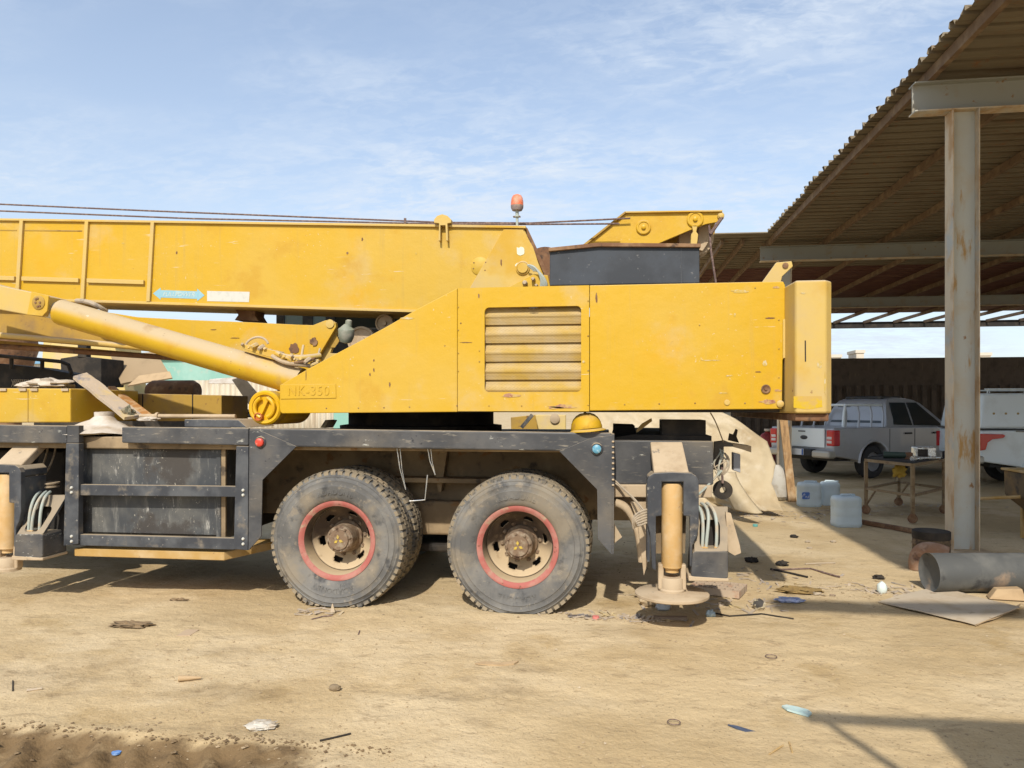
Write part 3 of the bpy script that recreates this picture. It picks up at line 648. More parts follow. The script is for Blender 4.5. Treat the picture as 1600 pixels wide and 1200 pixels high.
for a_, b_ in ((-64, 22), (33, 122), (135, 224)):
    bplate('stiffener', [(a_, 431 + a_ * .03), (b_, 431 + b_ * .03), (b_, 437.5 + b_ * .03), (a_, 437.5 + a_ * .03)], yellow_dusty, Y=YB - .026, th=.025)
bplate('seam_strip', [(-60, 358), (26, 359), (26, 360.5), (-60, 359.5)], yellow_old, Y=YB - .004, th=.004, bev=0)
bplate('seam_strip', [(36, 359), (128, 360), (128, 361.5), (36, 360.5)], yellow_old, Y=YB - .004, th=.004, bev=0)
MB().lathe([(.082, .004), (.082, -.006), (.076, -.010), (0, -.010)], at(750, 416, YB), (0, 1, 0), 32).build('cover_disc', yellow, boom)
for a in (30, 150, 200, 320):
    q = at(750, 416, YB); MB().lathe([(.006, 0), (.006, -.014), (0, -.014)], q + Vector((.062 * math.cos(R(a)), 0, .062 * math.sin(R(a)))), (0, 1, 0), 8).build('screw', rust, boom)
q = at(817, 419, YB - .012); MB().lathe([(.062, .004), (.062, -.012), (.052, -.018), (.050, -.014), (.046, -.03), (0, -.03)], q, (0, 1, 0), 32).build('pivot_pin', yellow_dusty, boom)
for i, (px, py, w_, h_, m_, n) in enumerate([(566, 374, 3, 7, rust, 10), (543, 395, 4, 6, rust, 10), (783, 410, 3, 12, rust, 10), (813, 392, 18, 18, M('pale_green_primer', (.62, .66, .52), .7), 16), (809, 414, 9, 9, M('pale_green_primer2', (.60, .62, .50), .7), 12), (276, 395, 3, 6, rust, 9), (192, 380, 6, 3, primer_l, 9), (650, 396, 3, 5, primer_l, 9)]):
    flake('paint_chip', px, py, w_, h_, m_, Y=YB - (.013 if px > 740 else .0), seed=70 + i, parent=boom, n=n)
bloom = M('orange_touch_up', (.52, .27, .004), .5, layers=YL + [dict(c=YEL, s=14, a=.42, b=.60, d=9)])
# rope guide on top, double arrow sticker, white sticker
bplate('rope_guide', [(685, 376), (686, 349), (678, 348), (678, 343), (683, 337), (691, 334.5), (699, 337), (705, 343), (705, 348), (699, 349), (700, 376), (697, 376), (696, 352), (688, 352), (688, 376)], yellow_dusty, Y=YB - .06, th=.06)
ar = bplate('arrow_sticker', [(239, 458.5), (251, 449.5), (251, 453.3), (308, 455.2), (308, 451), (319.5, 461.5), (308, 470.5), (308, 467), (251, 464.8), (251, 468.3)], sticker_b, Y=YB - .002, th=.003, bev=0)
c_ = at(279, 460.2, YB - .002); tx = text_mb('FULLPOWER', .058, .002, shear=.3); tx.xform(Matrix.Translation((c_.x, c_.y - .001, c_.z)) @ Matrix.Rotation(R(1.6), 4, 'Y')); tx.build('sticker_lettering', sticker_t, ar)
bplate('white_sticker', [(323.5, 454.5), (390, 456), (389, 472), (323.5, 470.5)], sticker_w, Y=YB - .002, th=.003, bev=0)
MB().tube([at(633, 355, 6.7), at(633, 341, 6.7)], .012, 8).build('pin', rope_m, boom)
# cap over the boom's rear edge
MB().prism(PP([(818, 355), (823, 354), (866, 448), (858, 448)], YB), YB + .04, 7.03).build('rear_edge_plate', rust, boom, .003)
# linkage under the boom
plate('boom_rest', [(366, 500), (372, 492), (364, 478), (400, 479), (398, 492), (404, 502)], rust, Y=6.75, th=.2, bev=.006)
# rope anchor, wedge sockets and coil at the boom foot
q = at(845, 410, 6.55); MB().lathe([(.20, 0), (.20, .03), (.165, .035), (.165, .25), (.20, .255), (.20, .29), (0, .29)], (q.x + .03, 6.6, q.z - .05), (0, 1, 0), 36).build('winch_drum', rust, C)
for k in range(5):
    a0 = at(833 + k * 2.2, 418 + k * 2, 6.42)
    MB().tube(bez(a0 + Vector((-.05, 0, .02)), a0 + Vector((.03, -.03, .03)), a0 + Vector((.10, -.02, -.10 - .01 * k)), a0 + Vector((.06, 0, -.18 + .015 * k)), 10), .009, 7).build('rope_coil', hose_m, C)
for px, py, r_ in ((820, 442, .022), (833, 436, .017), (838, 446, .014)):
    MB().lathe([(r_, .04), (r_, -.01), (r_ * .6, -.022), (0, -.022)], at(px, py, 6.40), (0, 1, 0), 12).build('anchor_bolt', dusty, C)
plate('anchor_plate', [(792, 450), (834, 428), (856, 430), (860, 450)], yellow, Y=6.44, th=.04, bev=.004)
# beacon
q = at(808, 350, 6.6)
bc = MB().lathe([(.012, -.03), (.012, .06), (.028, .062), (.028, .072), (.014, .075), (.016, .12), (.03, .125)], (q.x, 6.6, q.z), n=14).build('beacon_stem', hose_m, C)
MB().lathe([(.02, .118), (.045, .122), (.056, .145), (.058, .165), (0, .165)], (q.x, 6.6, q.z), n=24).build('beacon_base', M('grey_plastic', (.25, .20, .19), .7, layers=[dict(c=DUST, s=20, a=.45, b=.7)]), bc)
MB().lathe([(.057, .166), (.056, .20), (.050, .235), (.038, .256), (.018, .266), (0, .267)], (q.x, 6.6, q.z), n=28).build('beacon_lens', orange_lens, bc)
MB().box(q.x - .035, q.x + .03, 6.58, 6.62, q.z + .062, q.z + .068).build('beacon_clip', rust, bc)
# ropes along the boom
def wire(pts, Y, r_, name='hoist_rope', parent=C): return MB().tube([at(a, b_, Y) for a, b_ in pts], r_, 7).build(name, rope_m, parent)
wire([(-240, 310), (0, 319), (225, 329), (450, 338), (690, 347.5), (830, 348.5), (985, 341)], 6.85, .0085)
wire([(-240, 320), (0, 329.5), (300, 341.5), (700, 350), (830, 350.5), (968, 349.5)], 6.75, .0085)
# --- black box on top and hoist frame
YE = 5.98
plate('black_tank', [(859, 391), (935, 384), (1093, 385), (1093, 442), (859, 446)], blackm, Y=YE, th=1.1, bev=.006)
plate('tank_lid', [(857, 387), (935, 379), (1095, 380.5), (1095, 386), (935, 385), (857, 392.5)], rust, Y=YE - .03, th=1.16, bev=.003)
plate('corner_angle', [(1064, 386), (1065, 386), (1065, 442), (1064, 442)], navy_clean, Y=YE - .004, th=.005, bev=0)
hf = [(912, 384), (978, 333), (1128, 330.5), (1132, 335), (1131, 341), (1126, 346), (1103, 350), (1077, 360), (1020, 384)]
hoist = plate('hoist_frame', hf, yellow, Y=6.9, th=.03, bev=.003)
MB().prism(PP(hf, 6.9), 7.5, 7.53).build('hoist_frame', yellow_old, C)
MB().prism(PP([(976, 331.5), (1128, 329.5), (1128, 331.5), (977, 333.6)], 6.9), 6.87, 7.53).build('frame_flange', yellow_dusty, hoist)
MB().prism(PP([(910, 384), (976, 331.8), (978, 333.5), (915, 384)], 6.9), 6.87, 7.53).build('frame_flange', yellow_old, hoist)
for px, py, r_ in ((1005.5, 355.5, .068), (1086, 343, .075), (1126, 338, .03)):
    MB().lathe([(r_, .004), (r_, -.014), (r_ * .9, -.02), (r_ * .72, -.02), (r_ * .68, -.013), (.02, -.013), (.02, -.03), (.012, -.034), (0, -.034)], at(px, py, 6.9), (0, 1, 0), 32).build('sheave_cap', yellow_dusty if px > 1120 else yellow, hoist)
plate('tie_arm', [(1081, 352), (1090, 352), (1088, 362), (1091, 366), (1089, 384), (1079, 384), (1080, 366), (1083, 362)], yellow_dusty, Y=6.88, th=.05)
MB().lathe([(.16, 0), (.16, .02), (.13, .03), (.13, .2), (.16, .21), (.16, .23), (0, .23)], at(1088, 372, 7.1), (0, 1, 0), 28).build('sheave', dusty, C)
plate('pale_cheek', [(1092, 352), (1106, 353), (1110, 366), (1106, 380), (1098, 392), (1090, 390)], dusty, Y=7.05, th=.04, bev=.003)
wire([(1128, 340), (1110, 366)], 6.88, .016, 'hoist_strap'); wire([(1108, 352), (1111, 392), (1119, 445)], 6.9, .010)

# --- lift cylinder
c0, c1 = at(94, 487.5, 6.05), at(470, 597, 6.05)
cyl_ = MB().tube([c0, c0 + (c1 - c0) * .012, c0 + (c1 - c0) * .014, c1], [.112, .118, .116, .122], 40).build('lift_cylinder', cyl_m, C)
MB().tube([at(60, 477.6, 6.05), at(95, 487.8, 6.05)], .082, 32).build('cylinder_rod', chrome, cyl_)
MB().prism(PP([(-90, 424), (0, 446), (52, 457), (75, 463), (73, 485), (66, 493.5), (44, 492), (0, 484), (-90, 466)], 5.93), 5.93, 6.17).build('cylinder_bracket', yellow_dusty, C, .008)
plate('bracket_end_plate', [(49, 455.5), (76, 462), (73.5, 486), (66, 494), (42, 491.5)], yellow, Y=5.915, th=.014, bev=.003)
q = at(60.5, 473, 5.915)
pin = MB().lathe([(.062, .004), (.062, -.006), (.055, -.010), (0, -.010)], q, (0, 1, 0), 24).build('bracket_pin', yellow_old, C)
for dx, dz in ((0, .036), (0, -.036), (.022, 0), (-.022, 0), (.02, -.03), (-.018, .028)):
    MB().lathe([(.010, .0), (.010, -.016), (0, -.016)], q + Vector((dx, 0, dz)), (0, 1, 0), 6).build('pin_bolt', rust, pin)
MB().tube(bez(at(120, 470, 6.3), at(140, 470, 6.2), at(150, 476, 6.15), at(166, 486, 6.3), 8), .022, 8).build('hydraulic_hose', hose_d, C)
# second, lower jib beam behind and its tube
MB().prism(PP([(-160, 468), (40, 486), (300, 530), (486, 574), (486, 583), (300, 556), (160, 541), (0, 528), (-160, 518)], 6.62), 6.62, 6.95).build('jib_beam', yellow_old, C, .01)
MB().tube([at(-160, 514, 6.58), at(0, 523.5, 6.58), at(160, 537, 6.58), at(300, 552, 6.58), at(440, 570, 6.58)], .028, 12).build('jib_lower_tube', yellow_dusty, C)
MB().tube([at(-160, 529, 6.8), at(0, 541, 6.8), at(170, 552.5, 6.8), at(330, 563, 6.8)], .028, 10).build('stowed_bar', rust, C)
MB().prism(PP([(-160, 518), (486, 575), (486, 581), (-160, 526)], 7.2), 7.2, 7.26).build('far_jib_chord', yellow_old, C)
# front frame plate under the boom with valve gear
plate('slew_frame', [(168, 488), (215, 495.5), (300, 500), (390, 503.5), (470, 507.5), (489, 508), (508, 500.5), (518, 500), (524, 504), (525, 511), (498, 556), (503, 600), (440, 600), (240, 530)], yellow, Y=6.55, th=.05, bev=.004)
plate('frame_web', [(524, 512), (527, 516), (516, 552), (560, 552), (560, 600), (503, 600), (499, 557)], yellow_dusty, Y=6.62, th=.05, bev=.004)
plate('web_opening', [(519, 530), (525, 521), (530, 533), (523, 543), (512, 543)], yellow_old, Y=6.612, th=.01, bev=0)
MB().lathe([(.04, .005), (.04, -.012), (.02, -.014), (0, -.014)], at(516, 506, 6.55), (0, 1, 0), 20).build('frame_pin', yellow_dusty, C)
rusty_spot = flake('rust_spot', 490, 533, 14, 16, rust, Y=6.55, seed=5, th=.012, n=18); flake('rust_spot', 459, 545, 18, 22, rust, Y=6.55, seed=6, th=.006)
flake('scratch', 333, 515, 12, 1.6, rust, Y=6.55, seed=7, th=.004); flake('scratch', 367, 528, 16, 1.6, rust, Y=6.55, seed=8, th=.004)
rnd = random.Random(4)
vb = MB().prism(PP([(376, 543), (379, 537), (398, 541), (432, 548), (436, 556), (428, 560), (398, 552)], 5.95), 5.95, 6.1).build('valve_block', yellow_dusty, C, .006)
for i in range(14):
    px = 380 + i * 8.3 + rnd.uniform(-2, 2); py = 540 + i * 2.1 + rnd.uniform(-3, 3); q = at(px, py, 5.93 + rnd.uniform(-.02, .05)); r_ = rnd.uniform(.012, .024)
    MB().lathe([(r_, .05), (r_, .0), (r_ * .7, -.006), (r_ * .7, -.02), (0, -.02)], q, (rnd.uniform(-.6, .6), 1, rnd.uniform(-.8, .8)), 6).build('hose_fitting', yellow_dusty if i % 3 else dusty, vb)
MB().tube(bez(at(383, 541, 5.97), at(388, 526, 5.97), at(412, 520, 5.97), at(419, 537, 5.97)), .010, 8).build('valve_hose', dusty, vb)
MB().tube(bez(at(432, 552, 5.97), at(450, 562, 5.95), at(470, 560, 5.95), at(500, 556, 6.1)), .026, 10).build('valve_hose', yellow_dusty, vb)
MB().tube(bez(at(425, 556, 5.95), at(450, 574, 5.93), at(468, 566, 5.93), at(492, 574, 6.0)), .018, 9).build('valve_hose', dusty, vb)
MB().tube(bez(at(440, 560, 5.94), at(446, 556, 5.92), at(452, 560, 5.92), at(455, 566, 5.94)), .012, 8).build('valve_hose', yellow_dusty, vb)
MB().tube(bez(at(460, 566, 5.93), at(480, 566, 5.93), at(486, 562, 5.93), at(492, 560, 6.0)), .012, 8).build('valve_hose', rust, vb)
MB().tube([at(474, 540, 6.4), at(471, 558, 6.3)], .012, 8).build('valve_lever', yellow_dusty, vb)
MB().tube([at(500, 545, 6.4), at(496, 560, 6.3), at(490, 570, 6.1)], .010, 8).build('valve_lever', hose_d, vb)
for i in range(6):
    px = 456 + i * 8; q = at(px, 556 + i * 1.8, 6.02); MB().lathe([(.02, .03), (.02, -.012), (.012, -.02), (0, -.02)], q, (0, 1, -.3), 6).build('hose_fitting', yellow_dusty, vb)
# work lamp, pulleys and cab seen beneath the boom
q = at(541, 519, 6.2)
lampb = MB().lathe([(.012, -.10), (.05, -.085), (.068, -.04), (.070, .02), (.066, .03), (.058, .034), (.02, .07), (0, .075)], q, (.12, -.25, .96), 24).build('work_lamp', M('grey_green_lamp', (.20, .22, .17), .5, layers=[dict(c=(.34, .33, .27), s=9, a=.45, b=.7)]), C)
MB().lathe([(.03, 0), (.028, .05), (.012, .06), (0, .06)], q + Vector((.02, .0, .05)), (.1, -.1, 1), 16).build('lamp_cap', bpy.data.materials['grey_green_lamp'], lampb)
for px, py, r_ in ((564, 532, .135), (600, 505, .085)):
    MB().lathe([(r_, .08), (r_, .0), (r_ * .85, -.005), (r_ * .8, .012), (r_ * .3, .012), (r_ * .28, -.015), (0, -.015)], at(px, py, 6.7), (0, 1, 0), 32).build('pulley', dusty, C)
cx0, cx1 = X_(432, 7.75), X_(680, 7.75)
cabz0, cabz1 = 1.56, 3.05
cab = MB().box(cx0, cx1, 7.75, 8.3, cabz0, Z_(500, 513, 7.75)).build('operator_cab', navy_clean, C, .02)
MB().box(cx0 - .01, cx1 + .01, 7.73, 8.32, cabz1, cabz1 + .06).build('cab_roof', navy_clean, cab, .02)
for a_, b_ in ((432, 444), (473, 488), (509, 523), (590, 598), (672, 680)):
    MB().box(X_(a_, 7.75), X_(b_, 7.75), 7.745, 7.80, Z_(500, 513, 7.75), cabz1).build('cab_pillar', navy_clean, cab)
    MB().box(X_(a_, 7.75), X_(b_, 7.75), 8.25, 8.30, Z_(500, 513, 7.75), cabz1).build('cab_pillar', navy_clean, cab)
for a_, b_ in ((444, 473), (488, 509), (523, 590), (598, 672)):
    MB().box(X_(a_, 7.75), X_(b_, 7.75), 7.765, 7.772, Z_(500, 513, 7.75), cabz1).build('cab_window', glass_b if a_ < 520 else glass, cab)

# --- deck furniture at the left
yb_ = MB().prism(PP([(-90, 606), (110, 607), (110, 660), (-90, 661)], 5.95), 5.95, 6.9).build('deck_locker', yellow, C, .01)
for px in (43,): MB().prism(PP([(px, 609), (px + 1, 609), (px + 1, 660), (px, 660)], 5.947), 5.946, 5.952).build('locker_seam', yellow_old, yb_)
for px in (3, 34, 52, 100): MB().prism(PP([(px - 5, 607), (px + 6, 607), (px + 6, 611), (px - 5, 611)], 5.935), 5.935, 5.955).build('locker_hinge', dusty, yb_, .002)
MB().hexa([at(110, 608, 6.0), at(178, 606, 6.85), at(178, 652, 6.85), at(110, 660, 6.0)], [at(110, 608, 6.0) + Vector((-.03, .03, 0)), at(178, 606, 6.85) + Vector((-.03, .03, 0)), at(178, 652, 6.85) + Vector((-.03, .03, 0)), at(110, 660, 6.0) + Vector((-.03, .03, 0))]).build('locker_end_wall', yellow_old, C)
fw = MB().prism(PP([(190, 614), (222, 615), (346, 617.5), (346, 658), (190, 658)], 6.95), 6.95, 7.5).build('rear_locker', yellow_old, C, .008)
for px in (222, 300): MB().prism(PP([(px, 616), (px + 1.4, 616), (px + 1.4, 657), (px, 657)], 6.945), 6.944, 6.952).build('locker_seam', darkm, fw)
MB().lathe([(0, -.30), (.10, -.29), (.13, -.24), (.13, .24), (.10, .29), (0, .30)], at(271, 612, 7.8), (1, 0, 0), 24).build('air_tank', rust, C)
q0, q1 = at(217, 650, 6.0), at(368, 650.5, 6.0)
# black mesh sided bin and its rail at the far left
dk = MB().prism(PP([(-120, 560), (0, 568), (60, 574), (112, 584), (122, 606), (-120, 606)], 7.9), 7.9, 8.2).build('black_bin', darkm, C, .008)
MB().tube([at(-120, 549, 7.85), at(0, 556, 7.85), at(95, 565, 7.85), at(107, 570, 7.85), at(112, 584, 7.85)], .022, 8).build('bin_rail', darkm, dk)
for px in (18, 66): MB().tube([at(px, 558 + px * .06, 7.85), at(px, 576, 7.85)], .022, 8).build('bin_rail_post', darkm, dk)
for i in range(9):
    for s_ in (-1, 1):
        MB().tube([at(18 + i * 3.2, 590 + (3 if s_ > 0 else 14), 7.86), at(23 + i * 3.2, 590 + (14 if s_ > 0 else 3), 7.86)], .004, 5).build('mesh_wire', hose_d, dk)

# --- outriggers
def outrigger(dx, full=True):
    root_parts = []
    T = Vector((dx, 0, 0)); Y0 = 5.40
    def pp(pts, Y): return [(x + dx, z) for x, z in PP(pts, Y)]
    L_ = lambda px, py, Y: at(px, py, Y) + T
    # U-shaped jack housing
    hs = MB()
    left = [(1011, 752), (1014, 744), (1022, 739), (1051, 737.5), (1080, 739), (1088, 744), (1092, 752), (1092, 822), (1089, 838), (1082, 852), (1081, 885), (1078, 885), (1078, 807), (1068, 806), (1068, 753), (1034, 753), (1034, 806), (1025, 807), (1025, 892), (1019, 888), (1016, 835), (1012, 820)]
    hs.prism(pp(left, Y0), Y0, Y0 + .05)
    H = hs.build('jack_housing', navy_clean, C, .006)
    MB().prism(pp([(1013, 748), (1020, 741), (1082, 741), (1090, 748), (1090, 760), (1013, 760)], Y0), Y0 + .051, Y0 + .30).build('housing_top', navy_clean, H, .01)
    for a_, b_ in (((1012, 762), (1016, 880)), ((1086, 762), (1090, 850))):
        MB().prism(pp([a_, (a_[0] + 4, a_[1]), (b_[0], b_[1]), (b_[0] - 4, b_[1])], Y0), Y0 + .051, Y0 + .28).build('housing_side', navy_clean, H)
    MB().prism(pp([(1026, 808), (1076, 808), (1074, 872), (1027, 872)], Y0), Y0 + .17, Y0 + .19).build('housing_back', chassis, H)
    c = L_(1051, 756, Y0 + .02); base = L_(1051, 890, Y0 + .02); zt, zb_ = c.z, base.z; xc, yc = c.x, Y0 + .085
    MB().lathe([(0, zt), (.072, zt), (.076, zt - .012), (.076, zb_ + .03), (.074, zb_ + .025), (.074, zb_ + .008), (.060, zb_), (.050, zb_ - .01), (.050, zb_ - .03), (0, zb_ - .03)], (xc, yc, 0), n=36).build('jack_cylinder', tan, H)
    pz = .245
    sk = MB().lathe([(.075, pz + .11), (.082, pz + .10), (.082, pz + .03), (.090, pz + .02), (.090, pz - .0), (0, pz)], (xc, yc, 0), n=28).build('pad_socket', dusty, H)
    MB().box(xc - .10, xc - .06, yc - .03, yc + .04, pz + .02, zb_ + .03).build('pad_clip', dusty, sk, .01); MB().box(xc + .06, xc + .10, yc - .03, yc + .04, pz + .02, zb_ + .03).build('pad_clip', dusty, sk, .01)
    if full: MB().lathe([(0, pz + .008), (.085, pz + .008), (.258, pz), (.266, pz - .006), (.266, pz - .022), (.258, pz - .028), (0, pz - .028)], (xc, yc, 0), n=56).build('float_pad', dusty, H)
    # sloped beam above the housing
    MB().hexa([L_(1016, 690, 5.78), L_(1066, 690, 5.78), L_(1077, 739, 5.47), L_(1022, 739, 5.47)], [L_(1016, 690, 5.78) + Vector((0, .05, -.05)), L_(1066, 690, 5.78) + Vector((0, .05, -.05)), L_(1077, 739, 5.47) + Vector((0, .05, -.05)), L_(1022, 739, 5.47) + Vector((0, .05, -.05))]).build('outrigger_beam', dusty, C, .01)
    # hose box
    hb = MB().prism(pp([(1082, 865), (1086, 861), (1135, 861), (1138, 864), (1138, 902), (1134, 906), (1086, 905), (1080, 900)], Y0 - .01), Y0 - .01, Y0 + .26).build('hose_box', navy, C, .014)
    MB().hexa([L_(1076, 900, Y0 - .012), L_(1139, 904, Y0 - .012), L_(1139, 909, Y0 - .012), L_(1076, 908, Y0 - .012)], [L_(1076, 900, Y0 - .012) + Vector((0, .28, 0)), L_(1139, 904, Y0 - .012) + Vector((0, .28, 0)), L_(1139, 909, Y0 - .012) + Vector((0, .28, 0)), L_(1076, 908, Y0 - .012) + Vector((0, .28, 0))]).build('box_foot', dusty, hb, .006)
    o_ = [(1085, 861), (1137, 861), (1134, 795), (1122, 790), (1096, 790)]
    n_i = rrect(0, 1, 0, 1, .25, 5); inn_ = [(1093 + 32 * a, 858 - 46 * b_) for a, b_ in n_i]; ou_ = outrect(n_i, 0, 1, 0, 1); ou_ = [(1085 + 52 * a - 0 * b_, 861 - 69 * b_) for a, b_ in ou_]
    lean = lambda py: Y0 + .0 + (861 - py) / 69 * .22
    rg = MB(); n_ = len(inn_); v = []
    for off in (0, .03):
        for lst in (ou_, inn_):
            for a, b_ in lst: p = L_(a, b_, lean(b_)); v.append(p + Vector((0, off, 0)))
    f = []
    for i in range(n_):
        j = (i + 1) % n_; f += [(i, j, n_ + j, n_ + i), (2 * n_ + i, 3 * n_ + i, 3 * n_ + j, 2 * n_ + j), (i, 2 * n_ + i, 2 * n_ + j, j), (n_ + i, n_ + j, 3 * n_ + j, 3 * n_ + i)]
    rg.add(v, f); rg.build('box_frame', navy_clean, hb)
    MB().hexa([L_(1086, 795, Y0 + .24), L_(1136, 795, Y0 + .24), L_(1136, 860, Y0 + .20), L_(1086, 860, Y0 + .20)], [L_(1086, 795, Y0 + .24) + Vector((0, .02, 0)), L_(1136, 795, Y0 + .24) + Vector((0, .02, 0)), L_(1136, 860, Y0 + .20) + Vector((0, .02, 0)), L_(1086, 860, Y0 + .20) + Vector((0, .02, 0))]).build('box_back', darkm, hb)
    for i, (a_, b_) in enumerate(((1097, 1094), (1103, 1106), (1119, 1114))):
        MB().tube(bez(L_(a_, 860, Y0 + .05), L_(a_ + 2, 820, Y0 + .04), L_(b_ + 8, 795, Y0 + .06), L_(b_ - 10, 786, Y0 + .22), 12), .012, 9).build('hydraulic_hose', hose_m, hb)
        MB().lathe([(.016, 0), (.016, .03), (.012, .034), (.012, .05), (0, .05)], L_(a_, 861, Y0 + .05), (0, 0, 1), 6).build('hose_fitting', tan, hb)
    if full:
        MB().prism(pp([(1134, 800), (1142, 802), (1156, 852), (1158, 864), (1148, 868), (1138, 862)], Y0 + .12), Y0 + .12, Y0 + .15).build('side_flap', dusty, hb)
    return H
outrigger(0.0)
hl = outrigger(X_(15, 5.485) - X_(1051, 5.485), False)
q = at(66, 762, 5.7); MB().lathe([(.10, 0), (.10, .012), (.08, .016), (.08, .026), (.10, .03), (.10, .042), (0, .042)], (q.x, 5.75, q.z), n=28).build('spool', dusty, C)
plate('hanger_lug', [(34, 718), (34, 700), (38, 694), (46, 693), (57, 697), (58, 716), (52, 730), (40, 730)], navy_clean, Y=5.70, th=.03, bev=.004)
MB().lathe([(.03, .0), (.03, -.02), (0, -.02)], at(50, 703, 5.70), (0, 1, 0), 16).build('lug_pin', dusty, C)
MB().box(X_(-90, 6.0), X_(100, 6.0), 6.0, 8.1, .55, 1.2).build('front_outrigger_box', darkm, C, .02)
for a, b_ in ((88, 78), (76, 66)): MB().tube(bez(at(a, 693, 5.9), at(a - 4, 720, 5.9), at(b_, 730, 5.9), at(b_ - 14, 752, 5.9), 8), .008, 7).build('hose', hose_d, C)
# rear outrigger box and what hangs on it
rb = MB().prism(PP([(957, 687), (1115, 689), (1115, 758), (957, 757)], 5.88), 5.88, 8.15).build('rear_outrigger_box', navy, C, .014)
MB().prism(PP([(957, 757.5), (1113, 758.5), (1112, 778), (957, 777)], 5.83), 5.83, 8.1).build('box_lower_flange', dusty, rb, .008)
MB().prism(PP([(957, 777.5), (1040, 778), (1040, 786), (1000, 786), (957, 783)], 5.9), 5.9, 6.4).build('box_gusset', chassis, rb, .004)
MB().tube(bez(at(962, 786, 5.86), at(985, 790, 5.84), at(1000, 815, 5.82), at(1004, 878, 5.80), 14), .035, 10).build('curved_stay', dusty, C)
MB().prism(PP([(985, 785), (1012, 785), (1012, 880), (1006, 900), (1000, 850), (996, 815)], 5.75), 5.75, 5.80).build('stay_web', dusty, C, .004)
rnd = random.Random(9)
for i in range(6):
    MB().tube(bez(at(1012, 796 + i * 4, 5.50), at(996 - i, 800 + i * 5, 5.45), at(984 + i * 2, 806 + i * 3, 5.45), at(990 + i * 3, 826 - i * 2, 5.50), 10), .008, 7).build('coiled_hose', hose_d, C)
for i in range(2):
    MB().tube(bez(at(960, 750 + i * 4, 5.80), at(975, 765, 5.78), at(990, 775, 5.7), at(1008, 800 + i * 5, 5.55), 8), .007, 6).build('hose', hose_d, C)
plate('mud_flap', [(958, 816), (972, 839), (957, 851)], dusty, Y=5.75, th=.01, bev=0)
plate('top_bin', [(1034, 656), (1103, 656.5), (1103, 688), (1034, 686)], darkm, Y=5.95, th=.3, bev=.004)
plate('shelf_plate', [(958, 684), (990, 679), (1112, 681), (1112, 689), (958, 688)], darkm, Y=5.92, th=2.0, bev=.004)
MB().prism(PP([(994, 672), (1003, 662), (1018, 653.5), (1019, 658), (1006, 668), (995, 676)], 6.0), 6.0, 6.04).build('bent_strip', stepm, C)
plate('low_bin', [(958, 664), (992, 665), (992, 684), (958, 683)], darkm, Y=6.3, th=.6, bev=.004)
lb = plate('lamp_bracket', [(1116, 690), (1132, 688), (1146, 694), (1146, 698), (1131, 698), (1131, 734), (1115, 734)], navy, Y=6.2, th=.04, bev=.003)
plate('bracket_arm', [(1140, 692), (1174, 697), (1174, 707), (1166, 704), (1148, 699)], dusty, Y=6.2, th=.2, bev=.003)
plate('bracket_fork', [(1138, 688), (1140, 677), (1146, 679), (1150, 670), (1153, 672), (1151, 682), (1155, 692)], darkm, Y=6.22, th=.03, bev=.002)
rl = plate('rear_lamp', [(1146, 707), (1157, 710), (1157, 739), (1146, 735)], M('grey_lamp_case', (.30, .31, .33), .5), Y=6.15, th=.1, bev=.006)
MB().lathe([(.075, 0), (.075, .06), (.026, .06), (.026, 0)], at(1130, 766, 6.1), (0, 1, 0), 28, closed=True).build('hanging_ring', darkm, C)
rnd = random.Random(2)
for i in range(9):
    a = at(1126 + rnd.uniform(-6, 8), 700 + rnd.uniform(0, 10), 6.1); b_ = at(1118 + rnd.uniform(-4, 16), 730 + rnd.uniform(0, 14), 6.08)
    MB().tube(bez(a, a + Vector((rnd.uniform(-.1, .1), -.03, -.05)), b_ + Vector((rnd.uniform(-.08, .1), -.03, .05)), b_, 8), .006, 6).build('loose_cable', hose_m if i % 2 else hose_d, C)
MB().tube(bez(at(1128, 735, 6.08), at(1118, 745, 6.0), at(1106, 760, 5.85), at(1092, 772, 5.72), 8), .009, 6).build('loose_cable', hose_m, C)
MB().tube([at(1128, 730, 6.08), at(1129, 755, 6.08)], .010, 6).build('ring_hanger', rope_m, C)
MB().tube(bez(at(1110, 645, 5.9), at(1120, 660, 5.9), at(1124, 675, 6.0), at(1130, 690, 6.15), 8), .005, 6).build('loose_cable', hose_d, C)

# ------------------------------------------------------------------ things lying on the crane
hatm = M('scuffed_yellow_helmet', (.52, .31, .010), .6, layers=[dict(c=(.42, .23, .02), s=14, a=.5, b=.7), dict(c=(.40, .26, .12), s=20, a=.6, b=.72), dict(c=(.50, .34, .10), s=9, a=.2, b=.6, up=(.4, .95))], bump=(40, .1, .002))
q = at(917, 676, 5.72); hc_ = Vector((0, 0, 0))
hat = thing('hard_hat', 'yellow hard hat lying on the black side rail under the crane body', 'hard hat', (q.x, 5.74, q.z), 0.0)
hat.rotation_euler = (R(-6), R(-5), R(15))
WL[hat] = Vector((0, 0, 0))
sh = MB().lathe([(.128, .022), (.130, .04), (.122, .075), (.104, .11), (.078, .135), (.045, .15), (0, .155)], (0, 0, 0), n=36)
sh.v = [(x * .93, y * 1.12, z) for x, y, z in sh.v]; sh.build('shell', hatm, hat)
br = MB().lathe([(.126, .024), (.150, .012), (.152, .006), (.126, .016)], (0, 0, 0), n=36, closed=True)
br.v = [((x * .95), y * 1.12, z) if y > 0 else (x * .95, y * 1.3, z - max(0, -y - .05) * .12) for x, y, z in br.v]; br.build('brim', hatm, hat)
MB().tube([(0, -.12, .085), (0, -.07, .135), (0, 0, .156), (0, .08, .13), (0, .12, .09)], .008, 8).build('ridge', hatm, hat)

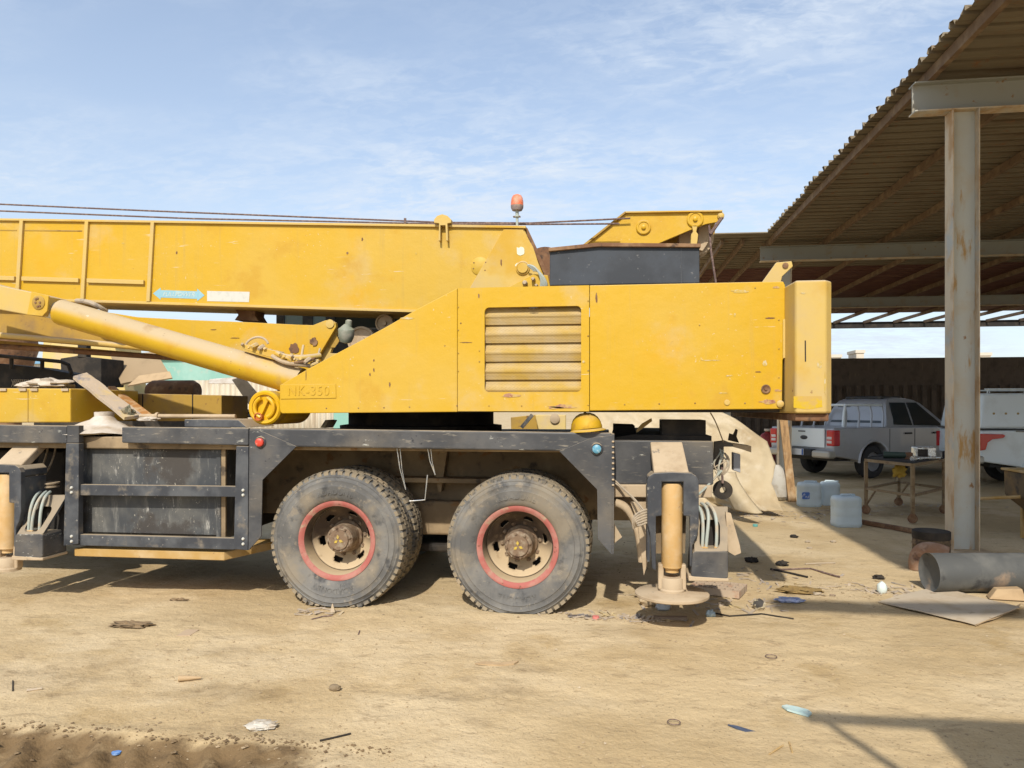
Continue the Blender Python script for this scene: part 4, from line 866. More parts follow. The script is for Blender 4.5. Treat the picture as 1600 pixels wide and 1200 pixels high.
cloth_w = M('dusty_white_cloth', (.52, .46, .38), .95, layers=[dict(c=(.40, .32, .23), s=7, a=.45, b=.7), dict(c=(.60, .56, .5), s=4, a=.5, b=.7)], bump=(18, .5, .015))
board_m = M('grimy_board', (.44, .36, .27), .9, layers=[dict(c=(.20, .20, .22), s=9, a=.52, b=.68), dict(c=(.52, .40, .2), s=5, a=.5, b=.7)], bump=(22, .4, .008))
wood_m = M('weathered_timber', (.36, .22, .10), .85, layers=[dict(c=(.22, .13, .06), s=6, a=.45, b=.65, st=(4, 4, .5)), dict(c=(.45, .33, .2), s=5, a=.5, b=.7)], bump=(30, .3, .005, (4, 4, .4)))
def lumpy(name, c, rx, ry, rz, mat, label, cat, seed=0, amp=.3, flat=.0, rings=14, parent=None, freq=2.2):
    mb = MB(); pr = [(math.sin(math.pi * i / rings), -math.cos(math.pi * i / rings)) for i in range(rings + 1)]
    mb.lathe([(max(r_, 0 if i in (0, rings) else .001), h) for i, (r_, h) in enumerate(pr)], (0, 0, 0), n=22)
    out = []
    for p in mb.v:
        v = Vector(p); k = 1 + amp * noise.fractal(v * freq + Vector((seed * 3.1, seed, 0)), 1.0, 2.0, 4)
        x, y, z = v.x * rx * k, v.y * ry * k, v.z * rz * k
        out.append((c[0] + x, c[1] + y, c[2] + max(z, -rz * (1 - flat)) + rz * (1 - flat)))
    mb.v = out
    o = mb.build(name, mat, parent)
    return tag(o, label, cat)
q = at(78, 606, 6.25); lumpy('rag', (q.x, q.y, q.z), .21, .16, .055, cloth_w, 'pale dusty rag heaped on the yellow deck locker', 'rag', 3, .45, .45)
q = at(45, 606, 6.15); lumpy('rag', (q.x, q.y, q.z), .10, .06, .03, cloth_w, 'small twisted rag end beside the bigger rag on the locker', 'rag', 8, .5, .4)
def slab(name, p4, th, mat, label, cat, amp=.0, nx_=8, ny_=8, seed=0):   # a sheet through four corners, with thickness
    a, b, c, d = map(Vector, p4); top = []
    for j in range(ny_ + 1):
        for i in range(nx_ + 1):
            s, t = i / nx_, j / ny_; p = (a * (1 - s) + b * s) * (1 - t) + (d * (1 - s) + c * s) * t
            top.append(p)
    nrm = (b - a).cross(d - a).normalized()
    top = [p + nrm * noise.fractal(p * 3 + Vector((seed, 0, seed)), 1.0, 2.0, 3) * amp for p in top]
    mb = MB(); n = len(top); w_ = nx_ + 1
    mb.v = [tuple(p) for p in top] + [tuple(p - nrm * th) for p in top]
    for j in range(ny_):
        for i in range(nx_):
            k = j * w_ + i; mb.f += [(k, k + 1, k + w_ + 1, k + w_), (n + k + w_, n + k + w_ + 1, n + k + 1, n + k)]
    ed = [i for i in range(w_)] + [j * w_ + nx_ for j in range(1, ny_ + 1)] + [ny_ * w_ + i for i in range(nx_ - 1, -1, -1)] + [j * w_ for j in range(ny_ - 1, 0, -1)]
    for i in range(len(ed)): k, l = ed[i], ed[(i + 1) % len(ed)]; mb.f.append((l, k, n + k, n + l))
    mb.sm = [amp > 0] * len(mb.f)
    o = mb.build(name, mat)
    return tag(o, label, cat)
slab('plank', [at(114, 592, 6.2), at(135, 586, 6.35), at(222, 652, 6.05), at(194, 656, 5.9)], .03, board_m, 'dirty whitish plank leaning down from the yellow locker', 'plank', .012, 4, 12)
slab('plank', [at(168, 606, 6.7), at(178, 606, 6.8), at(238, 652, 6.35), at(226, 656, 6.3)], .02, M('rusty_orange_strip', (.36, .17, .05), .8, layers=[dict(c=(.5, .36, .2), s=12, a=.45, b=.7)]), 'rust orange strip leaning behind the whitish plank', 'strip', .004, 3, 8, 2)
cl = MB()
q = at(146, 661, 5.85); zq = 1.346
cl.lathe([(.40, .02), (.34, .045), (.25, .075), (.16, .105), (.10, .135), (.072, .165), (.080, .20), (.06, .18), (.0, .17)], (q.x, 5.98, zq), n=30)
cl.v = [tuple(Vector(p) + Vector((0, 0, .0)) + noise.noise_vector(Vector(p) * 7) * .022) for p in cl.v]
cl.v = [(x, y, max(z, zq + .002)) for x, y, z in cl.v]
tag(cl.build('sack_cloth', cloth_w), 'pale tied cloth spread like a funnel on the deck edge', 'cloth')
q0, q1 = at(219, 650, 6.02), at(368, 650.5, 6.02)
pr_ = thing('steel_rod', 'brown steel rod with a collar lying along the deck', 'rod', (q0.x, q0.y, q0.z - .022))
MB().tube([q0, q1], .018, 12).build('rod', dusty, pr_); a = at(246, 650, 6.02)
MB().lathe([(.03, -.012), (.034, 0), (.03, .012)], a, (1, 0, 0), 16).build('collar', dusty, pr_)
lumpy('rag', at(232, 658, 5.92), .09, .06, .022, cloth_w, 'crumpled white rag at the left end of the steel rod', 'rag', 5, .5, .4)
lumpy('rag', at(200, 652, 5.98), .05, .05, .05, M('olive_rag', (.16, .16, .11), .95, layers=[dict(c=(.32, .24, .15), s=14, a=.45, b=.7)], bump=(30, .4, .01)), 'small olive rag at the foot of the whitish plank', 'rag', 6, .6, .3)
slab('loose_plate', [at(365, 595, 8.6), at(382, 590, 8.6), at(425, 640, 8.4), at(404, 652, 8.4)], .04, dusty, 'grey plate leaning behind the yellow motor drum', 'plate', .01)
lumpy('tarpaulin', at(362, 652, 7.6), .30, .15, .06, M('grey_tarpaulin', (.20, .21, .24), .8, layers=[dict(c=(.36, .32, .27), s=6, a=.45, b=.7)], bump=(14, .5, .02)), 'bundled grey tarpaulin behind the yellow drum', 'tarpaulin', 4, .5, .4)
MB_ = MB().hexa([at(500, 668, 5.9), at(508, 656, 6.0), at(514, 657, 6.0), at(507, 669, 5.9)], [at(500, 668, 5.9) + Vector((.0, .2, 0)), at(508, 656, 6.0) + Vector((0, .2, 0)), at(514, 657, 6.0) + Vector((0, .2, 0)), at(507, 669, 5.9) + Vector((0, .2, 0))])
tag(MB_.build('wood_block', board_m, None, .004), 'small pale block of wood on the deck under the side panel', 'block')

# ------------------------------------------------------------------ open shed
col_m = M('weathered_grey_paint', (.50, .51, .46), .65, layers=[dict(c=(.50, .44, .33), s=2.2, a=.45, b=.7), dict(c=(.42, .26, .10), s=3.2, a=.58, b=.70, st=(2.5, 2.5, .5)), dict(c=(.30, .17, .08), s=8, a=.64, b=.72)], bump=(30, .12, .004))
colf_m = M('rust_stained_flange', (.56, .46, .32), .75, layers=[dict(c=(.42, .27, .14), s=5, a=.45, b=.68, st=(1, 1, .5)), dict(c=(.42, .42, .38), s=3, a=.5, b=.7)], bump=(30, .15, .004))
beam_m = M('grey_beam_paint', (.30, .31, .285), .65, layers=[dict(c=(.30, .27, .21), s=3, a=.5, b=.7), dict(c=(.25, .14, .07), s=9, a=.62, b=.72)], bump=(30, .1, .004))
purl_m = M('rusty_purlin', (.165, .105, .06), .85, layers=[dict(c=(.25, .175, .105), s=4, a=.45, b=.7), dict(c=(.11, .065, .04), s=9, a=.55, b=.7)], bump=(40, .25, .004))
sheet_m = M('weathered_roof_sheet', (.20, .165, .11), .75, layers=[dict(c=(.17, .125, .075), s=2.6, a=.45, b=.7, st=(.5, 2, 1)), dict(c=(.24, .13, .065), s=7, a=.60, b=.72)], bump=(20, .15, .004))
sheet_r = M('brown_red_roof_sheet', (.12, .045, .032), .75, layers=[dict(c=(.17, .08, .05), s=3, a=.45, b=.7)], bump=(20, .15, .004))
shed = thing('open_shed', 'open steel shed with rusty corrugated roof on grey columns', 'shed', (8, 14, 0))
BEAMS = (8.77, 17.25, 25.7, 33.9)
XB0, XB1, ZB, HB = 3.34, 22.5, 4.87, .33
for i, yb in enumerate((.78,) + BEAMS):
    x0 = 1.0 if yb < 1 else XB0  # unseen near beam, lengthened and thinned to cast a band of shadow
    zz = ZB if i < 4 else 5.02; hh = (HB if i else .17) if i < 4 else .26
    bmt = beam_m if i < 4 else darkm  # last beam darkened in colour to stand in for roof shade
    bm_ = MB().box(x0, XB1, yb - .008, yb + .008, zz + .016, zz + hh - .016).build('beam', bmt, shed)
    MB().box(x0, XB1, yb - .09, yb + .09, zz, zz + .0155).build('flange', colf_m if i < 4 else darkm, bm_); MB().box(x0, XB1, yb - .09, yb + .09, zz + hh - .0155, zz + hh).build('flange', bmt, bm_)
for yb in BEAMS[:3]:
    for xc in (X_(1503.5, 8.77), 11.5):
        if xc > 5 and yb < 10: continue
        cc = MB().box(xc - .127, xc + .127, yb - .006, yb + .006, .015, ZB - .001).build('column', col_m, shed)
        for s_ in (-1, 1):
            fx0 = xc + s_ * .133
            MB().box(fx0 - .0055, fx0 + .0055, yb - .10, yb + .10, .015, ZB - .001).build('flange', colf_m, cc)
        MB().box(xc - .24, xc + .24, yb - .2, yb + .2, .001, .0145).build('base_plate', dusty, cc)
# the web of the front column faces the camera
ZPU = ZB + HB + .001
for k, xp in enumerate((3.5, 4.72, 5.96, 7.2, 8.44, 9.68, 10.92, 12.16, 13.4, 14.6, 15.9, 17.2)):
    y1 = 33.9
    pu = MB()
    pu.box(xp - .03, xp + .03, 1.75, y1, ZPU, ZPU + .006); pu.box(xp - .03, xp - .024, 1.75, y1, ZPU + .0065, ZPU + .114); pu.box(xp - .03, xp + .03, 1.75, y1, ZPU + .1145, ZPU + .12)
    pu.build('purlin', purl_m, shed)
for xp in (2.45, 2.9):
    pu = MB(); pu.box(xp - .03, xp + .03, 16.85, 33.9, ZPU, ZPU + .12); pu.build('purlin', purl_m, shed)
ZS = ZPU + .125
pitch = .26; rnd = random.Random(3)
def sheet(y0, x0, x1, mat, nr=4, dz=0.0):
    mb = MB(); prof = []; y = y0
    for r_ in range(nr):
        for dy, h in ((0, 0), (.075, 0), (.082, .006), (.093, .006), (.10, 0), (.16, 0), (.168, .06), (.226, .06), (.234, 0)): prof.append((y + dy, h))
        y += pitch
    prof.append((y + .05, 0.002)); prof.append((y + .03, .004)) if False else None
    nX = 10; n = len(prof); v = []
    sk = rnd.uniform(-.015, .015)
    for i in range(nX + 1):
        x = x0 + (x1 - x0) * i / nX
        for yy, h in prof: v.append((x + (sk * (yy - y0) if i == 0 else 0) + (rnd.uniform(-.018, .018) if i == 0 else 0), yy, ZS + h + dz + .004 * math.sin(x * 2 + y0) + (.012 * rnd.random() if i == 0 else 0)))
    mb.add(v, [(i * n + k, i * n + k + 1, (i + 1) * n + k + 1, (i + 1) * n + k) for i in range(nX) for k in range(n - 1)])
    o = mb.build('roof_sheet', mat, shed); sd = o.modifiers.new('thickness', 'SOLIDIFY'); sd.thickness = .002
k = 0; y = 1.85
while y < 16.2:
    x0 = (2.54 if y < 6.3 else 3.33) + rnd.uniform(-.03, .03)  # unseen near sheets reach further out, added to set the roof's shadow edge
    sheet(y, x0, 22.4, sheet_m, 4, .004 * (k % 2)); y += 4 * pitch; k += 1
while y < 30.5:
    sheet(y, 2.22 + rnd.uniform(-.03, .03), 22.4, sheet_m if y < 19.6 else sheet_r, 4, .004 * (k % 2)); y += 4 * pitch; k += 1

# back wall of the yard
wall_m = M('dark_sheet_wall', (.10, .075, .055), .8, layers=[dict(c=(.07, .052, .038), s=3, a=.45, b=.7), dict(c=(.15, .11, .07), s=6, a=.55, b=.72, st=(3, 3, .4))], bump=(10, .2, .01))
wall = thing('boundary_wall', 'dark corrugated metal boundary wall behind the parked pickups', 'wall', (10, 31.6, 0))
Yw = 31.5
zt = Z_(1400, 559, Yw); zm = Z_(1400, 603, Yw)
MB().box(X_(1030, Yw), X_(1850, Yw), Yw + .12, Yw + .2, zm, zt).build('upper_band', wall_m, wall)
mb = MB(); x = X_(1030, Yw); v = []; prof = []
i = 0
while x < X_(1850, Yw):
    for dx, dy in ((0, 0), (.12, 0), (.16, .09), (.28, .09), (.32, 0)): prof.append((x + dx, Yw + dy))
    x += .36
n = len(prof); mb.add([(a, b_, 0) for a, b_ in prof] + [(a, b_, zm + .02) for a, b_ in prof], [(i, i + 1, n + i + 1, n + i) for i in range(n - 1)])
o = mb.build('corrugated_panel', wall_m, wall); sd = o.modifiers.new('thickness', 'SOLIDIFY'); sd.thickness = .01
# small roof tanks beyond the wall
pale_m = M('pale_render', (.55, .50, .42), .8, layers=[dict(c=(.45, .4, .33), s=1, a=.45, b=.7)])
for nm, px0, px1, py0, Y, lab in (('stair_head', 1338, 1350, 547, 62, 'narrow pale rooftop turret beyond the dark wall'), ('stair_head', 1527, 1548, 551, 62, 'cream rooftop box beyond the wall right of the column'), ('roof_tank', 1300, 1314, 554, 62, 'low white tank top beyond the wall beside the counterweight')):
    a = at(px0, py0, Y); b_ = at(px1, py0, Y)
    t_ = thing(nm, lab, 'building', ((a.x + b_.x) / 2, Y + 1, 0))
    MB().box(a.x, b_.x, Y, Y + 2, 0, a.z - .25).build('wall', pale_m, t_); MB().box(a.x - .08, b_.x + .08, Y - .08, Y + 2.1, a.z - .24, a.z).build('parapet', pale_m, t_)

# ------------------------------------------------------------------ pickups
silver = M('silver_car_paint', (.40, .405, .42), .3, .25, layers=[dict(c=(.25, .23, .20), s=2, a=.5, b=.75, amt=.4)], coat=.4)
white_p = M('white_car_paint', (.74, .80, .80), .4, layers=[dict(c=(.56, .58, .54), s=2, a=.5, b=.75, amt=.5)], coat=.3)
blackp = M('black_plastic', (.02, .02, .022), .55, layers=[dict(c=(.08, .07, .055), s=6, a=.5, b=.7)])
tail_red = M('tail_lamp_red', (.50, .012, .015), .2, coat=.6); clearp = M('clear_lamp', (.60, .56, .54), .2)
plate_m = M('number_plate', (.66, .68, .68), .5); tyre_p = M('car_tyre', (.03, .03, .032), .85); alloy = M('alloy_wheel', (.22, .22, .23), .5, .4)
bump_m = M('dull_chrome', (.42, .40, .35), .45, .5)
bluem0 = M('plate_blue', (.05, .12, .35), .5)
def pickup(label, loc, rz, paint, canopy=False):
    t = thing('pickup_truck', label, 'pickup', loc, rz, 'pickups parked under the shed', local=True)
    hw = .90; bed = 1.13
    def arch(cx, r_, n=10): return [(cx + r_ * math.cos(R(180 * i / n)), .36 + r_ * math.sin(R(180 * i / n))) for i in range(n + 1)]
    poly = [(-1.22, .52), (-1.26, .70), (-1.24, bed), (.42, bed + .01), (2.30, bed - .0), (3.20, 1.05), (3.85, .96), (3.98, .80), (3.98, .50)] 
    poly += [(3.70, .38)] + arch(3.22, .44) + arch(0, .46) + [(-.52, .42)]
    body = MB().prism(poly, -hw, hw).build('body', paint, t, .05, 3)
    # cab
    cp_ = [(.45, bed - .02), (.50, 1.30), (.575, 1.52), (.64, 1.66), (.72, 1.735), (.85, 1.775), (1.15, 1.795), (1.42, 1.785), (1.62, 1.755), (1.80, 1.67), (2.05, 1.50), (2.35, 1.27), (2.58, bed - .03)]
    yw = lambda z: .865 - .205 * max(0, (z - bed) / (1.76 - bed)) ** 1.15 - (.05 * max(0, (z - 1.70) / .1))
    cm = MB(); nn = len(cp_)
    rows_ = []
    for x, z in cp_: y_ = yw(z); rows_.append([(x, -y_, z), (x, -y_ * .9, z + (.012 if z > 1.6 else 0)), (x, 0, z + (.03 if z > 1.6 else 0)), (x, y_ * .9, z + (.012 if z > 1.6 else 0)), (x, y_, z)])
    cm.add([p for r_ in rows_ for p in r_], [(a * 5 + b_, a * 5 + b_ + 1, (a + 1) * 5 + b_ + 1, (a + 1) * 5 + b_) for a in range(nn - 1) for b_ in range(4)] + [[a * 5 for a in range(nn)], [a * 5 + 4 for a in range(nn)]], True)
    cabo = cm.build('cab', paint, t)
    def onside(s_, pts):                 # window on the sloped side
        out = []
        for x, z in pts:
            out.append((x, s_ * (yw(z) + .008), z))
        return out
    for s_ in (-1, 1):
        for pts in ([(.70, 1.19), (1.31, 1.17), (1.28, 1.69), (.78, 1.69)], [(1.37, 1.17), (2.38, 1.15), (1.66, 1.69), (1.34, 1.69)]):
            q = onside(s_, pts); MB().hexa(q, [(x, y - s_ * .02, z) for x, y, z in q]).build('side_window', glass, cabo)
    MB().hexa([(.474, -.70, 1.22), (.474, .70, 1.22), (.622, .58, 1.64), (.622, -.58, 1.64)], [(.494, -.70, 1.22), (.494, .70, 1.22), (.645, .58, 1.64), (.645, -.58, 1.64)]).build('rear_window', glass, cabo)
    MB().hexa([(2.50, -.72, 1.17), (2.50, .72, 1.17), (1.70, .58, 1.72), (1.70, -.58, 1.72)], [(2.47, -.72, 1.17), (2.47, .72, 1.17), (1.67, .58, 1.72), (1.67, -.58, 1.72)]).build('windscreen', glass, cabo)
    for s_ in (-1, 1):
        for x in (.50, 1.34, 2.35): MB().box(x, x + .008, s_ * (hw + .003) - .003, s_ * (hw + .003) + .003, .48, bed - .03).build('door_gap', blackp, body)
        for x in (1.12, 2.08):
            MB().box(x - .12, x + .10, s_ * (hw + .018) - .016, s_ * (hw + .018) + .016, .97, 1.01).build('door_handle', blackp, body, .006)
        MB().box(.5, 2.75, s_ * (hw - .04) - .06, s_ * (hw - .04) + .06, .34, .40).build('side_step', blackp, t, .01)
        for cx, rr in ((0, .475), (3.22, .455)):
            MB().tube([(cx + rr * math.cos(R(a)), s_ * (hw - .0), .36 + rr * math.sin(R(a))) for a in range(0, 181, 12)], .028, 8).build('arch_flare', paint, body)
    # tail
    tg = MB().box(-1.285, -1.262, -.68, .68, .70, bed - .01).build('tailgate', white_p if not canopy else paint, t, .02)
    MB().lathe([(.075, 0), (.075, .008), (.068, .012), (0, .012)], (-1.284, -.06, .94), (-1, 0, 0), 28).xform(Matrix.Translation((0, -.06 * 1, 0)) @ Matrix.Identity(4)).build('oval_badge', navy_clean, tg).scale = (1, 1.35, .62)
    MB().box(-1.294, -1.284, -.16, .04, 1.035, 1.06).build('tailgate_handle', blackp, tg, .004)
    for s_ in (-1, 1):
        if not canopy:
            lp = MB().box(-1.275, -1.06, s_ * (hw - .085) - .10, s_ * (hw - .085) + .10, .74, 1.09).build('tail_lamp', tail_red, t, .03)
            MB().box(-1.281, -1.2, s_ * (hw - .10) - .065, s_ * (hw - .10) + .065, .80, .86).build('lamp_lens', clearp, lp, .008); MB().box(-1.281, -1.2, s_ * (hw - .10) - .065, s_ * (hw - .10) + .065, .885, .945).build('lamp_lens', clearp, lp, .008)
        else:                            # long lamp that sweeps round into the side
            lp = MB().prism([(-1.30, 1.07), (-.88, 1.06), (-.84, 1.03), (-.88, .99), (-1.08, .96), (-1.16, .90), (-1.20, .76), (-1.30, .74)], s_ * (hw + .012) - .06, s_ * (hw + .012)).build('tail_lamp', tail_red, t, .01)
            MB().box(-1.25, -1.17, s_ * (hw + .010), s_ * (hw + .018), .93, .985).build('lamp_lens', clearp, lp, .004)
    MB().box(-1.40, -1.20, -.42, .42, .50, .66).build('bumper', blackp, t, .03)
    for s_ in (-1, 1): MB().box(-1.41, -1.18, s_ * .67 - .24, s_ * .67 + .24, .48, .64).build('bumper_end', bump_m, t, .04)
    npt = MB().box(-1.412, -1.401, -.22, .14, .52, .66).build('number_plate', plate_m, t, .004); MB().box(-1.4135, -1.4121, -.215, -.17, .525, .655).build('plate_band', bluem0, npt)
    MB().box(-1.0, 3.8, -.7, .7, .40, .55).build('underbody', blackp, t)
    for x in (0, 3.22):
        for s_ in (-1, 1):
            wh_ = MB().lathe([(.22, -.12), (.30, -.125), (.355, -.10), (.37, -.06), (.37, .06), (.355, .10), (.30, .125), (.22, .12)], (x, s_ * .77, .37), (0, 1, 0), 36, closed=True).build('wheel', tyre_p, t)
            hb_ = MB().lathe([(.225, .05), (.21, .095), (.18, .08), (.06, .10), (0, .105)], (x, s_ * .77, .37), (0, s_, 0), 30).build('rim', alloy, wh_)
    if not canopy:                       # sports bar
        for x in (-.78, -.38, .02, .40):
            MB().tube([(x, -.80, bed), (x + .05, -.78, bed + .30), (x + .09, -.70, 1.62)], .022, 8).build('roll_bar', paint, t); MB().tube([(x, .80, bed), (x + .05, .78, bed + .30), (x + .09, .70, 1.62)], .022, 8).build('roll_bar', paint, t)
        for s_ in (-1, 1): MB().tube([(-.86, s_ * .80, bed + .02), (-.80, s_ * .78, bed + .34), (-.68, s_ * .71, 1.63), (.49, s_ * .70, 1.63)], .028, 8).build('roll_bar', white_p, t)
        MB().tube([(-.68, -.71, 1.63), (-.68, .71, 1.63)], .028, 8).build('roll_bar', white_p, t)
        MB().box(.75, 1.4, -.5, .5, 1.77, 1.84).build('roof_load', blackp, t, .02)
    else:
        cp = MB().hexa([(-1.26, -.86, bed + .03), (.46, -.86, bed + .03), (.46, .86, bed + .03), (-1.26, .86, bed + .03)], [(-1.16, -.76, 1.86), (.52, -.76, 1.86), (.52, .76, 1.86), (-1.16, .76, 1.86)]).build('canopy', white_p, t, .06, 3)
        MB().box(-1.27, .47, -.872, .872, bed + .012, bed + .03).build('canopy_seal', blackp, t)
        for s_ in (-1, 1):
            MB().tube([(-1.1, s_ * .72, 1.94), (.45, s_ * .72, 1.94)], .015, 8).build('roof_rack', white_p, cp)
            for x in (-1.05, -.3, .4): MB().tube([(x, s_ * .72, 1.85), (x, s_ * .72, 1.94)], .012, 8).build('rack_post', white_p, cp)
        for i in range(7):
            x = -.98 + i * .22; z = 1.46; yy = -(.86 - .10 * (z - bed - .03) / (1.86 - bed - .03)) - .003
            MB().lathe([(.022, .004), (.022, -.003), (0, -.003)], (x, yy, z), (0, 1, .13), 14).build('stain_spot', M('ochre_spot', (.38, .27, .10), .7) if i == 0 else bpy.data.materials['ochre_spot'], cp)
        MB().tube([(-.62, -.90, 1.115), (-.40, -.93, 1.115), (-.30, -.90, 1.10)], .014, 8).build('canopy_latch', bump_m, cp)
    return t
hd = R(33); rr_ = gr(1358, 747); lf = Vector((-math.sin(hd), math.cos(hd), 0))
pickup('silver double cab pickup with sports bar, tailgate towards the crane', tuple(rr_ + lf * .77), hd, silver)
rc = gr(1531, 763); hd2 = R(1)
pickup('white pickup with a tall canopy, half hidden by the grey column', tuple(rc + Vector((1.24, .88, 0))), hd2, white_p, True)

# ------------------------------------------------------------------ yard things right
# wheeled bench
bench_m = M('brown_bench_steel', (.24, .165, .085), .8, layers=[dict(c=(.15, .09, .05), s=9, a=.5, b=.7), dict(c=(.33, .25, .15), s=5, a=.5, b=.7)])
bx = thing('wheeled_bench', 'rusty wheeled steel bench frame standing behind the grey column', 'bench', tuple((gr(1355, 803) + gr(1490, 806)) / 2), 0, local=False)
A, B, Cc, Dd = gr(1353, 803), gr(1426, 818), gr(1490, 806), gr(1404, 790)
Cc = B + (Dd - A); up = lambda p, z: Vector((p.x, p.y, z))
hz = .80
for p in (A, B, Cc, Dd):
    lg = MB().bar(up(p, .10), up(p, hz - .02), .045, .045, up=(0, 1, 0)).build('leg', bench_m, bx)
    cst = MB().lathe([(.06, -.025), (.065, 0), (.06, .025)], up(p, .0651), (.6, .8, 0), 20).build('caster', rust, lg); MB().box(p.x - .03, p.x + .03, p.y - .03, p.y + .03, .10, .13).build('caster_fork', rust, lg)
for p, q_ in ((A, B), (B, Cc), (Cc, Dd), (Dd, A)):
    MB().bar(up(p, hz), up(q_, hz), .045, .04).build('top_rail', bench_m, bx); MB().bar(up(p, .38), up(q_, .38), .035, .035).build('lower_rail', bench_m, bx)
for p, q_ in ((A, B), (Dd, Cc)): MB().bar(up(p + (q_ - p) * .02, .15), up(p + (q_ - p) * .22, .37), .02, .02).build('brace', bench_m, bx)
MB().prismz([(p.x, p.y) for p in (A, B, Cc, Dd)], hz + .0205, hz + .03).build('table_top', darkm, bx)
def on_bench(s, t): return A + (B - A) * s + (Dd - A) * t
q = on_bench(.45, .30); gm = thing('angle_grinder', 'dark green power tool on the left of the wheeled bench', 'power tool', (q.x, q.y, hz + .03))
MB().cyl((q.x - .16, q.y + .05, hz + .085), (q.x + .12, q.y - .05, hz + .085), .05, .045).build('motor', M('dark_green', (.03, .05, .035), .6), gm); MB().lathe([(.055, 0), (.055, .09), (.03, .1), (0, .1)], (q.x + .15, q.y - .06, hz + .031), n=16).build('gear_head', rust, gm)
MB().tube([(q.x - .16, q.y + .05, hz + .08), (q.x - .3, q.y + .1, hz + .06), (q.x - .32, q.y + .2, hz + .04)], .014).build('cord', blackp, gm)
q = on_bench(.75, .72); bt_ = thing('metal_case', 'small silver metal case on the wheeled bench beside the column', 'case', (q.x, q.y, hz + .03))
MB().box(q.x - .14, q.x + .14, q.y - .1, q.y + .1, hz + .031, hz + .2).build('body', chrome, bt_, .015); MB().box(q.x - .12, q.x + .02, q.y - .104, q.y - .1005, hz + .05, hz + .17).build('label_plate', darkm, bt_)
q = on_bench(.85, .32); tag(MB().tube([(q.x - .05, q.y, hz + .05), (q.x + .15, q.y + .1, hz + .06), (q.x + .42, q.y + .25, hz + .055)], [.04, .022, .022], 10).build('wrench', chrome), 'bright steel bar tool on the right of the wheeled bench', 'tool')
rag_y = lumpy('rag', on_bench(.62, .16) + Vector((0, 0, .0)), .09, .05, .10, M('yellow_rag', (.42, .27, .04), .9, bump=(30, .4, .01)), 'ochre rag hanging under the bench top', 'rag', 2, .5, 0)
rag_y.location.z = hz - .22
# jerrycans
canm = M('milky_plastic', (.56, .66, .70), .45, layers=[dict(c=(.48, .55, .56), s=4, a=.45, b=.75, amt=.6)], trans=.12, bump=(8, .1, .01))
def jerrycan(px, py, rz, label, wd=.345, ht=.40, lab=None):
    p = gr(px, py); t = thing('jerrycan', label, 'jerrycan', tuple(p), rz, 'plastic jerrycans at the edge of the shade', local=True)
    mb = MB(); prof = [(.94, 0), (1, .02), (1, .06), (.985, .07), (.985, ht * .30), (.975, ht * .32), (.975, ht * .35), (.985, ht * .37), (.985, ht * .60), (.975, ht * .62), (.975, ht * .65), (.985, ht * .67), (.985, ht * .82), (.995, ht * .85), (.98, ht * .90), (.94, ht * .95), (.86, ht * .985), (.76, ht)]
    o = rrect(-.5, .5, -.5, .5, .27, 6); n = len(o); v = []
    for k, h in prof: v += [(a * wd * k, b_ * wd * .8 * k, h) for a, b_ in o]
    mb.add(v, [(i * n + j, i * n + (j + 1) % n, (i + 1) * n + (j + 1) % n, (i + 1) * n + j) for i in range(len(prof) - 1) for j in range(n)], True)
    mb.f += [list(range(n)), [(len(prof) - 1) * n + j for j in range(n)]]; mb.sm += [False, False]
    mb.build('body', canm, t)
    MB().tube([(-.08, .0, ht - .005), (-.06, 0, ht + .018), (.06, 0, ht + .018), (.08, 0, ht - .005)], .014, 8).build('handle', canm, t); MB().lathe([(.03, ht), (.03, ht + .02), (0, ht + .02)], (.11, .05, 0), n=16).build('cap', canm, t)
    if lab: MB().prism(rrect(-.15, -.03, .13, .24, .02), -wd * .4 - .0015, -wd * .4 + .002).build('blue_label', M('blue_label', (.06, .14, .42), .5, layers=[dict(c=(.5, .55, .6), s=30, a=.5, b=.6)]), t)
    return t
jerrycan(1322, 822, .12, 'nearest of three whitish jerrycans, standing alone', .355, .405)
jerrycan(1264, 791, .05, 'whitish jerrycan with a blue print, left of the pair', .345, .385, True)
jerrycan(1296.5, 789, -.15, 'plain whitish jerrycan on the right of the pair', .30, .375)
# column-side drum, elbow, gas cylinder
pd = gr(1455, 883); drumb = thing('cut_drum', 'short cut-down rusty drum with a black rim beside the grey column', 'drum', (pd.x, pd.y, 0))
mb = MB().lathe([(0, .003), (.165, .003), (.17, .01), (.172, .07), (.178, .08), (.172, .09), (.17, .21), (.176, .22), (.17, .23), (.168, .34)], (pd.x, pd.y, 0), n=40); mb.v = [(x, y, z + (.012 * noise.noise(Vector((x * 14, y * 14, 0))) if z > .3 else 0)) for x, y, z in mb.v]
mb.f = mb.f[:-1]; mb.sm = mb.sm[:-1]; o = mb.build('shell', M('burnt_drum', (.11, .075, .04), .85, layers=[dict(c=(.20, .13, .07), s=7, a=.48, b=.66), dict(c=(.05, .035, .025), s=9, a=.5, b=.66)], bump=(40, .3, .005)), drumb); o.modifiers.new('thickness', 'SOLIDIFY').thickness = .004
MB().lathe([(.171, .27), (.174, .28), (.174, .345), (.169, .35)], (pd.x, pd.y, 0), n=40).build('burnt_rim', darkm, drumb); MB().lathe([(0, .26), (.162, .26)], (pd.x, pd.y, 0), n=32).build('soot', darkm, drumb)
pe = gr(1441, 894)
mb = MB().tube(bez(pe + Vector((0, .12, .005)), pe + Vector((-.02, .12, .20)), pe + Vector((.06, .10, .24)), pe + Vector((.24, .05, .17)), 14), .075, 22)
